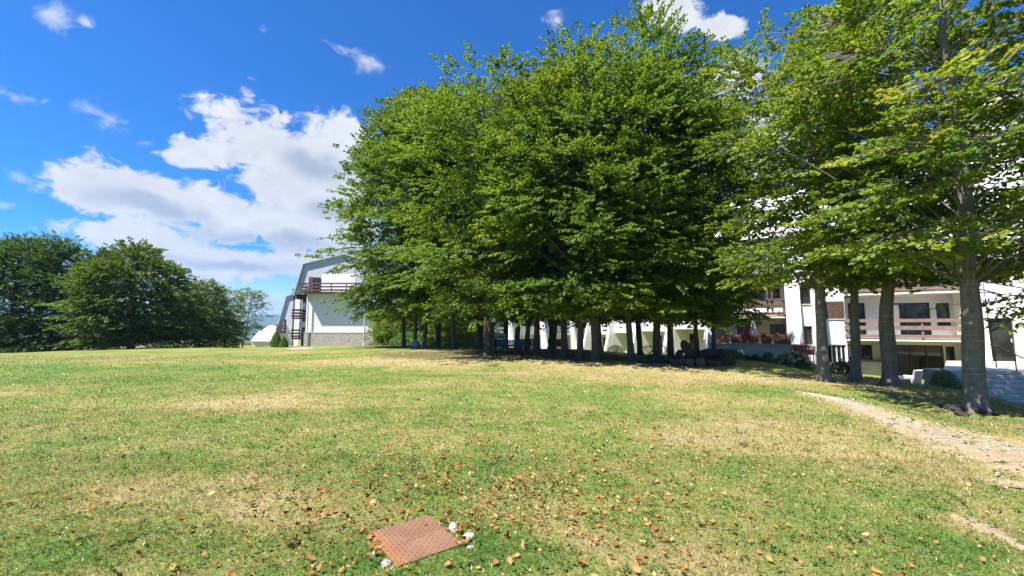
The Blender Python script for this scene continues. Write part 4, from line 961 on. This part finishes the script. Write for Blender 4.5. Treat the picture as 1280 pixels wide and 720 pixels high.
# pale thin railing behind the bench
rp = at(622, 432, 26.0); rl = empty('railing', (rp[0], 26.0, H1(rp[0], 26.0)), 0, 'low thin white railing behind the blue bench', 'railing')
b = MB(); b.tube([(-.6, 0, .95), (.5, 0, .95)], .025, 6).tube([(-.6, 0, .72), (.5, 0, .72)], .02, 6).build('rail', M['pole'], rl)
for sx in (-.55, 0, .45): MB().tube([(sx, 0, -.1), (sx, 0, .95)], .025, 6).build('post', M['pole'], rl)
# bluish bundle
bg_ = at(520, 428, 29.0); bm_ = MB().lathe([(.05, 0), (.24, .02), (.28, .16), (.25, .32), (.15, .43), (.07, .47), (.09, .53), (.03, .55)], 14)
bo_ = bm_.build('bag', M['bag'], None, True); bo_.location = (bg_[0], 29.0, H1(bg_[0], 29.0)-.02); bo_.scale = (1, .8, 1.1); tag(bo_, 'bluish cloth bag at the foot of a slim trunk', 'bag')
# pale pole before the gabled house
pp_ = at(455, 430, 44.5); ppz = H1(pp_[0], 44.5)
pl = empty('lamp_post', (pp_[0], 44.5, ppz), 0, 'slim pale post before the stone base, top lost in leaves', 'post')
MB().tube([(0, 0, -.2), (0, 0, 5.6)], [.085, .065], 10).build('pole', M['pole'], pl); MB().lathe([(.14, -.1), (.14, .25), (.09, .3)], 12).build('base', M['pole'], pl); MB().lathe([(.10, 5.6), (.24, 5.7), (.22, 5.85), (.08, 6.0)], 12).build('lamp_head', M['pole'], pl)
# flat stone slab in the lawn
ps = at(376, 435.5, 36); o = tag(MB().box(-.75, .75, -.9, .9, -.06, .035).build('stone_slab', M['slab'], None, bevel=.01), 'flat pale stone slab in the lawn before the gabled house', 'slab'); o.location = (ps[0], 36, H1(ps[0], 36)+.02)

def rock_mesh(seed, mat, name='rock'):
    import bmesh
    g = np.random.default_rng(seed); bm = bmesh.new(); bmesh.ops.create_icosphere(bm, subdivisions=3, radius=1)
    ax = unit(g.normal(0, 1, (7, 3))); am = g.uniform(.55, .9, 7)
    for v in bm.verts:
        c = np.array(v.co)
        for a_, h_ in zip(ax, am):
            d = c@a_
            if d > h_: c = c-a_*(d-h_)*.85
        c *= 1+.03*g.normal(); v.co = c
    me = bpy.data.meshes.new(name); bm.to_mesh(me); bm.free(); me.materials.append(mat); return me
def put(me, name, loc, s, rz, label, cat, group):
    o = bpy.data.objects.new(name, me); COL.objects.link(o); o.location = loc; o.scale = s; o.rotation_euler = (random.uniform(-.3, .3), random.uniform(-.3, .3), rz); return tag(o, label, cat, group)
random.seed(7)
RK = [rock_mesh(k, M['rock']) for k in range(4)]
heap_px = list(np.linspace(806, 912, 30))
for i, px in enumerate(heap_px):
    px = px+random.uniform(-2, 2); Y = 18.05+random.uniform(-.15, .45); p = at(px, 447, Y); s = random.uniform(.17, .30)
    lab = 'dark rock in the shaded low heap between the right copse trunks'
    put(RK[i % 4], 'rock', (p[0], Y, H1(p[0], Y)+s*.35), (s*1.25, s, s*.85), random.uniform(0, 6), lab, 'rock', 'dark rocks heaped under the trees')
for i, px in enumerate((878, 884, 890, 896, 902, 851, 866, 888, 899)):
    Y = 18.25; p = at(px, 447, Y); s = random.uniform(.18, .27)
    put(RK[(i+1) % 4], 'rock', (p[0], Y+.1, H1(p[0], Y)+.42), (s*1.2, s, s*.8), random.uniform(0, 6), 'dark rock in the shaded low heap between the right copse trunks', 'rock', 'dark rocks heaped under the trees')
p = at(858, 440, 18.3); put(RK[2], 'rock', (p[0], 18.3, H1(p[0], 18.3)+.62), (.26, .24, .40), 1.0, 'tall upright dark rock sticking up highest from the heap', 'rock', 'dark rocks heaped under the trees')
LG = MB().tube([(0, -.34, 0), (0, -.15, .01), (0, .15, -.01), (0, .34, 0)], [.16, .155, .16, .155], 16).build('log', M['logend'])
for i, (px, s) in enumerate(((857, 1.0), (875, 1.1), (846, .75), (891, .8))):
    p = at(px, 452, 17.65); o = LG if i == 0 else LG.copy()
    if i: COL.objects.link(o)
    o.location = (p[0], 17.65, H1(p[0], 17.65)+.14*s); o.scale = (s, s, s); o.rotation_euler = (0, random.uniform(0, 3), R((12, -20, 70, 35)[i]))
    tag(o, ('cut log lying below the tall upright rock', 'thickest cut log, end facing the lawn, before the rock heap', 'short dark log turned sideways at the left of the heap', 'dark log near the right end of the rock heap')[i], 'log', 'cut logs before the rock heap')
# mounded stones round the feet of the near trees
RP = [rock_mesh(20+k, M['rock_pale']) for k in range(3)]
for px, Y in ((1194, 10.0), (1203, 9.3), (1232, 9.5), (1187, 10.2)):
    p = at(px, 510, Y); s = random.uniform(.12, .2); put(RK[0], 'rock', (p[0], Y, H1(p[0], Y)+.02), (s*1.3, s, s*.5), random.uniform(0, 6), 'low dark stone at the roots of the nearest trunk', 'rock', 'stones at the roots of the nearest tree')

# ------------------------------------------------------------------ dry path and pale stones
def strip(name, pts, mat, seed, lift=.012):
    """pts: (x,y,halfwidth) along the middle"""
    g = np.random.default_rng(seed); pts = np.array(pts, float); s = np.linspace(0, len(pts)-1, 140); k = np.arange(len(pts))
    x = np.interp(s, k, pts[:, 0]); y = np.interp(s, k, pts[:, 1]); w = np.interp(s, k, pts[:, 2]); tx, ty = np.gradient(x), np.gradient(y); l = np.hypot(tx, ty); nx, ny = -ty/l, tx/l
    def rough(): return np.convolve(g.normal(0, 1, 144), np.ones(3)/3, 'valid')[:140]*.45+np.convolve(g.normal(0, 1, 164), np.ones(25)/25, 'valid')*.8
    lw = w*np.clip(1+rough(), .25, 2); rw = w*np.clip(1+rough(), .6, 1.8); m = 9; V = []
    for j in range(m):
        f = j/(m-1); o = -rw*(1-f)+lw*f; X, Y = x+nx*o, y+ny*o
        V.append(np.stack([X, Y, hgt(X, Y)+lift*(1-abs(2*f-1)**3)-.035*abs(2*f-1)**5+.012*np.sin(X*2.1+1.3*np.sin(Y*1.3))*np.sin(Y*1.7+.8*np.sin(X*.9))+.003], -1))
    V = np.stack(V, 1).reshape(-1, 3); a = (np.arange(139)[:, None]*m+np.arange(m-1)[None]).ravel(); F = np.stack([a, a+m, a+m+1, a+1], 1)
    return tag(npmesh(name, V, F, mat, None, True), kind='structure'), (x, y, w)
pth = [gpx(*p) for p in ((1008, 492), (1050, 500), (1110, 521), (1180, 543), (1240, 560), (1320, 585), (1420, 630))]
wd2 = [.14, .34, .46, .60, .80, .95, 1.0]
path, (cx_, cy_, cw_) = strip('path', [(p[0], p[1], w) for p, w in zip(pth, wd2)], M['dirt'], 1)
pt2 = [gpx(*p) for p in ((1192, 646), (1220, 656), (1252, 670), (1300, 694))]
strip('bare_soil', [(p[0], p[1], w) for p, w in zip(pt2, (.05, .13, .10, .06))], M['dirt'], 2)
g = np.random.default_rng(5)
def pebbles(name, n, pos, smin, smax, seed, mat):
    g = np.random.default_rng(seed); base = np.array([v.co for v in RP[0].vertices]); import bmesh
    bm = bmesh.new(); bmesh.ops.create_icosphere(bm, subdivisions=1, radius=1); bv = np.array([v.co for v in bm.verts]); bf = np.array([[v.index for v in f.verts] for f in bm.faces]); bm.free()
    V = []; F = []
    for i in range(n):
        x, y = pos(g); s = g.uniform(smin, smax); q = bv*(1+.25*g.normal(0, 1, bv.shape)*.6)*np.array([s*g.uniform(.8, 1.6), s*g.uniform(.7, 1.2), s*.55]); a = g.uniform(0, 6.28)
        q = np.stack([q[:, 0]*math.cos(a)-q[:, 1]*math.sin(a), q[:, 0]*math.sin(a)+q[:, 1]*math.cos(a), q[:, 2]], -1)+np.array([x, y, H1(x, y)+s*.2+.012]); F.append(bf+len(bv)*i); V.append(q)
    return tag(npmesh(name, np.concatenate(V), np.concatenate(F), mat), kind='stuff')
def onpath(g):
    i = min(139, int(abs(g.normal(0, .33))*139)) if g.uniform() < .75 else g.integers(0, 140); return cx_[i]+g.normal(0, .5)*cw_[i], cy_[i]+g.normal(0, .2)+g.normal(0, .3)*cw_[i]
pebbles('gravel', 900, onpath, .006, .022, 6, M['rock_pale'])

# ------------------------------------------------------------------ rusty inspection cover in the lawn
c4 = [gpx(471, 667), gpx(538, 646), gpx(577, 684), gpx(485, 716)]
cc = sum(c4)/4; ax_ = ((c4[1]-c4[0])+(c4[2]-c4[3]))/2; ay_ = ((c4[0]-c4[3])+(c4[1]-c4[2]))/2
cw, cl = np.linalg.norm(ax_[:2]), np.linalg.norm(ay_[:2]); crz = math.atan2(ax_[1], ax_[0])
print('COVER', cw, cl, cc)
cov = empty('manhole_cover', (cc[0], cc[1], H1(cc[0], cc[1])+.020), crz, 'rusty rectangular checker plate cover set in the lawn', 'manhole cover')
w2, l2 = cw/2, cl/2
MB().box(-w2, w2, -l2, l2, -.045, 0).build('plate', M['rust'], cov, bevel=.004)
st = MB(); nx_, ny_ = int(cw/.030), int(cl/.030)
for i in range(nx_):
    for j in range(ny_):
        x = -w2+.02+(cw-.04)*i/(nx_-1); y = -l2+.02+(cl-.04)*j/(ny_-1)
        if abs(x) < .085 and abs(y) < .022: continue
        a = R(45 if (i+j) % 2 else -45); L_, w_ = .011, .0036; c_, s_ = math.cos(a), math.sin(a)
        vs = [(x+u*c_-v*s_, y+u*s_+v*c_, z_) for z_, k in ((.0004, 1), (.0042, .6)) for u, v in ((-L_*k, 0), (0, -w_*k), (L_*k, 0), (0, w_*k))]
        st.add(vs, [(0, 1, 5, 4), (1, 2, 6, 5), (2, 3, 7, 6), (3, 0, 4, 7), (4, 5, 6, 7)])
st.build('tread_pattern', M['rust'], cov)
MB().box(-.08, .08, -.016, .016, .0005, .003).build('nameplate', M['rust'], cov, bevel=.001)
MB().box(w2*.55, w2*.55+.035, l2*.42, l2*.42+.014, .0006, .0022).build('keyhole', M['black'], cov)
sr = MB().box(-w2-.028, w2+.028, -l2-.028, l2+.028, -.10, -.046).build('frame', M['concrete'], cov, bevel=.006)
RC = [rock_mesh(40+k, M['chunk'], 'chunk') for k in range(3)]
random.seed(3); i = 0
lb = ['largest broken white concrete lump at the right corner of the rusty cover', 'long white concrete shard along the right edge of the rusty cover', 'small white concrete lump near the right edge of the cover', 'white concrete lump at the lower left corner of the rusty cover', 'pale stone chip halfway along the left edge of the cover', 'pale stone chip below the right corner of the rusty cover']
for (x, y, s, sx) in ((w2+.085, -l2*.75, .06, 1.0), (w2+.055, -l2*.1, .05, 1.7), (w2+.045, l2*.45, .034, 1.2), (-w2-.05, -l2*.70, .045, 1.2), (-w2-.055, -l2*.1, .035, 1.1), (w2+.02, -l2-.07, .035, 1.3)):
    q = Vector((x, y, 0)); q.rotate(cov.rotation_euler); wx, wy = cc[0]+q.x, cc[1]+q.y
    put(RC[i % 3], 'concrete_chunk', (wx, wy, H1(wx, wy)+s*.1+.01), (s*sx*.8, s*.7, s*.32), crz+random.uniform(-.3, 1.8), lb[i], 'concrete lump', 'broken concrete round the cover'); i += 1

# ------------------------------------------------------------------ grass blades and fallen leaves
def in_cover(x, y, m=.03):
    dx, dy = x-cc[0], y-cc[1]; c, s = math.cos(-crz), math.sin(-crz); u, v = dx*c-dy*s, dx*s+dy*c
    return (np.abs(u) < w2+m) & (np.abs(v) < l2+m)
def path_dist(x, y):
    d = np.full(len(x), 9.0)
    for a, b_, w in zip(cx_[::4], cy_[::4], cw_[::4]): d = np.minimum(d, np.hypot(x-a, y-b_)/np.maximum(w, .08))
    return d
def grass():
    g = np.random.default_rng(12); Ps = []; Ls = []; Wsz = []
    for (y0, y1, dens, wd_, hh) in ((2.3, 3.6, 6500, .0034, .034), (3.6, 5.5, 4200, .0042, .034), (5.5, 8.5, 1500, .0068, .036), (8.5, 14, 480, .011, .040), (14, 24, 120, .018, .045)):
        ym = (y0+y1)/2; half = y1*1.28+3.2; n = int(dens*(y1-y0)*2*half)
        x = g.uniform(-half, half, n); y = g.uniform(y0, y1, n); k = np.abs(x) < y*1.28+3.2
        # clumped growth
        cl = .5+.5*np.sin(x*7.3+2*np.sin(y*3.1))*np.sin(y*6.1+2*np.sin(x*2.7))
        k &= g.uniform(0, 1, n) < .55+.45*cl; k &= ~in_cover(x, y, -.004); k &= (path_dist(x, y) > .9) | (g.uniform(0, 1, n) < .38)
        x, y = x[k], y[k]; Ps.append(np.stack([x, y, hgt(x, y)+.012*np.sin(x*2.1+1.3*np.sin(y*1.3))*np.sin(y*1.7+.8*np.sin(x*.9))], -1)); Ls.append(np.full(len(x), hh)); Wsz.append(np.full(len(x), wd_))
    P = np.concatenate(Ps); L = np.concatenate(Ls); w = np.concatenate(Wsz); n = len(P)
    a = g.uniform(0, 6.28, n); tilt = g.uniform(.25, 1.35, n); L = L*g.uniform(.5, 1.5, n)
    d = np.stack([np.cos(a)*np.sin(tilt), np.sin(a)*np.sin(tilt), np.cos(tilt)], -1); sd_ = np.stack([-np.sin(a), np.cos(a), np.zeros(n)], -1)
    lf = g.uniform(0, 1, n) < .08; w = np.where(lf, w*2.6, w)  # broad clover-like blades
    mid = P+d*(L*.55)[:, None]; tip = P+d*L[:, None]; tip[:, 2] -= L*.18*np.sin(tilt)
    V = np.stack([P-sd_*w[:, None]*.5, P+sd_*w[:, None]*.5, mid+sd_*w[:, None]*.42, tip, mid-sd_*w[:, None]*.42], 1).reshape(-1, 3)
    i = np.arange(n)[:, None]*5; F = i+np.array([[0, 1, 2, 3, 4]])
    # rosettes of broad weeds
    m_ = 900; yy = g.uniform(2.5, 8.5, m_); xx = g.uniform(-1, 1, m_)*(yy*1.25+.6); ok = ~in_cover(xx, yy, .02); xx, yy = xx[ok], yy[ok]; m_ = len(xx)*9
    xx = np.repeat(xx, 9); yy = np.repeat(yy, 9); aa = g.uniform(0, 6.28, m_); rr_ = g.uniform(0, .05, m_)
    wp = np.stack([xx+rr_*np.cos(aa), yy+rr_*np.sin(aa), hgt(xx, yy)+g.uniform(.012, .03, m_)], -1); wd = np.stack([np.cos(aa), np.sin(aa), g.uniform(.1, .7, m_)], -1); wl_ = g.uniform(.018, .045, m_)
    WV, WF, per = leaves_arrays(wp, wd, unit(g.normal(0, .3, (m_, 3))+np.array([0, 0, 1.0])), wl_, wl_*.55, True)
    weeds = npmesh('weeds', WV, WF, M['leaf_bush'], None, False, np.clip(g.normal(.35, .2, m_*2), 0, 1)); tag(weeds, 'low broad leaved weeds scattered through the lawn', 'weeds', None, 'stuff')
    o = npmesh('grass', V, F, M['blade'], None, False, np.clip(g.normal(.5, .25, n), 0, 1)); tag(o, 'short patchy lawn grass, green and straw coloured', 'grass', None, 'stuff'); print('GRASS', n)
grass()
def fallen():
    g = np.random.default_rng(21); X = []; Y = []
    def add(n, px, py, sx, sy):
        a = g.normal(px, sx, n); b = g.normal(py, sy, n)
        for u, v in zip(a, b):
            if v < 440 or v > 735: continue
            d = pxdir(u, v); s = -EYE/d[2] if d[2] < 0 else 99; q = d*s
            if 2.2 < q[1] < 30: X.append(q[0]); Y.append(q[1])
    add(1150, 630, 585, 150, 44); add(260, 480, 615, 80, 45); add(520, 780, 600, 150, 48); add(200, 660, 660, 160, 45); add(420, 640, 500, 260, 35); add(90, 355, 540, 25, 30); add(380, 170, 605, 160, 75)
    add(240, 980, 590, 170, 55); add(70, 1100, 690, 100, 25); add(150, 300, 520, 200, 30); add(60, 395, 690, 40, 25); add(200, 760, 470, 260, 14); add(14, 500, 655, 40, 5); add(16, 470, 685, 8, 14); add(14, 560, 650, 14, 5)
    x = np.array(X); y = np.array(Y); k = ~in_cover(x, y, -.015); x, y = x[k], y[k]; n = len(x)
    a = g.uniform(0, 6.28, n); L = g.uniform(.017, .044, n)*g.choice([1, 1, 1.4], n); W_ = L*g.uniform(.35, .75, n); curl = g.uniform(.15, 1.1, n)*L; roll = g.normal(0, .9, n)
    P = np.stack([x, y, hgt(x, y)+.016+g.uniform(0, .016, n)], -1); d = np.stack([np.cos(a), np.sin(a), g.normal(0, .25, n)], -1); d = unit(d)
    N = unit(np.stack([g.normal(0, .45, n), g.normal(0, .45, n), np.ones(n)], -1)); S = unit(np.cross(d, N)); N = np.cross(S, d)
    rows = []
    for f, wf in ((0, .06), (.22, .85), (.45, 1.0), (.75, .55), (1.0, .02)):
        c = P+d*(L*(f-.5))[:, None]+N*(curl*(2*f-1)**2*.5)[:, None]
        for sg in (-1, 0, 1):
            rows.append(c+S*(sg*W_*.5*wf)[:, None]+N*(abs(sg)*curl*.45*wf)[:, None]+N*(sg*roll*L*.15)[:, None])
    V = np.stack(rows, 1).reshape(-1, 3); i = np.arange(n)[:, None]*15; F = np.concatenate([i+np.array([[r*3+c, r*3+c+1, r*3+c+4, r*3+c+3]]) for r in range(4) for c in range(2)], 0)
    t_ = np.clip(g.normal(.55, .24, n), 0, 1); o = npmesh('fallen_leaves', V, F, M['litter'], None, True, np.tile(t_, 8)); tag(o, 'scattered orange and tan fallen leaves on the lawn', 'fallen leaves', None, 'stuff'); print('LEAVES', n)
fallen()
# ------------------------------------------------------------------ the air: one closed box
m, q = newmat('haze_air')
pv = q.new('ShaderNodeVolumePrincipled'); pv.inputs['Color'].default_value = (0.42, 0.66, 1.0, 1); pv.inputs['Density'].default_value = 1.7e-4; pv.inputs['Anisotropy'].default_value = 0.2
ho = q.new('ShaderNodeOutputMaterial'); q.l.new(pv.outputs[0], ho.inputs['Volume'])
tag(MB().box(-9600, 9600, -9600, 9600, -80, 330).build('haze', m), kind='stuff')
print('OBJECTS', len(SC.objects))
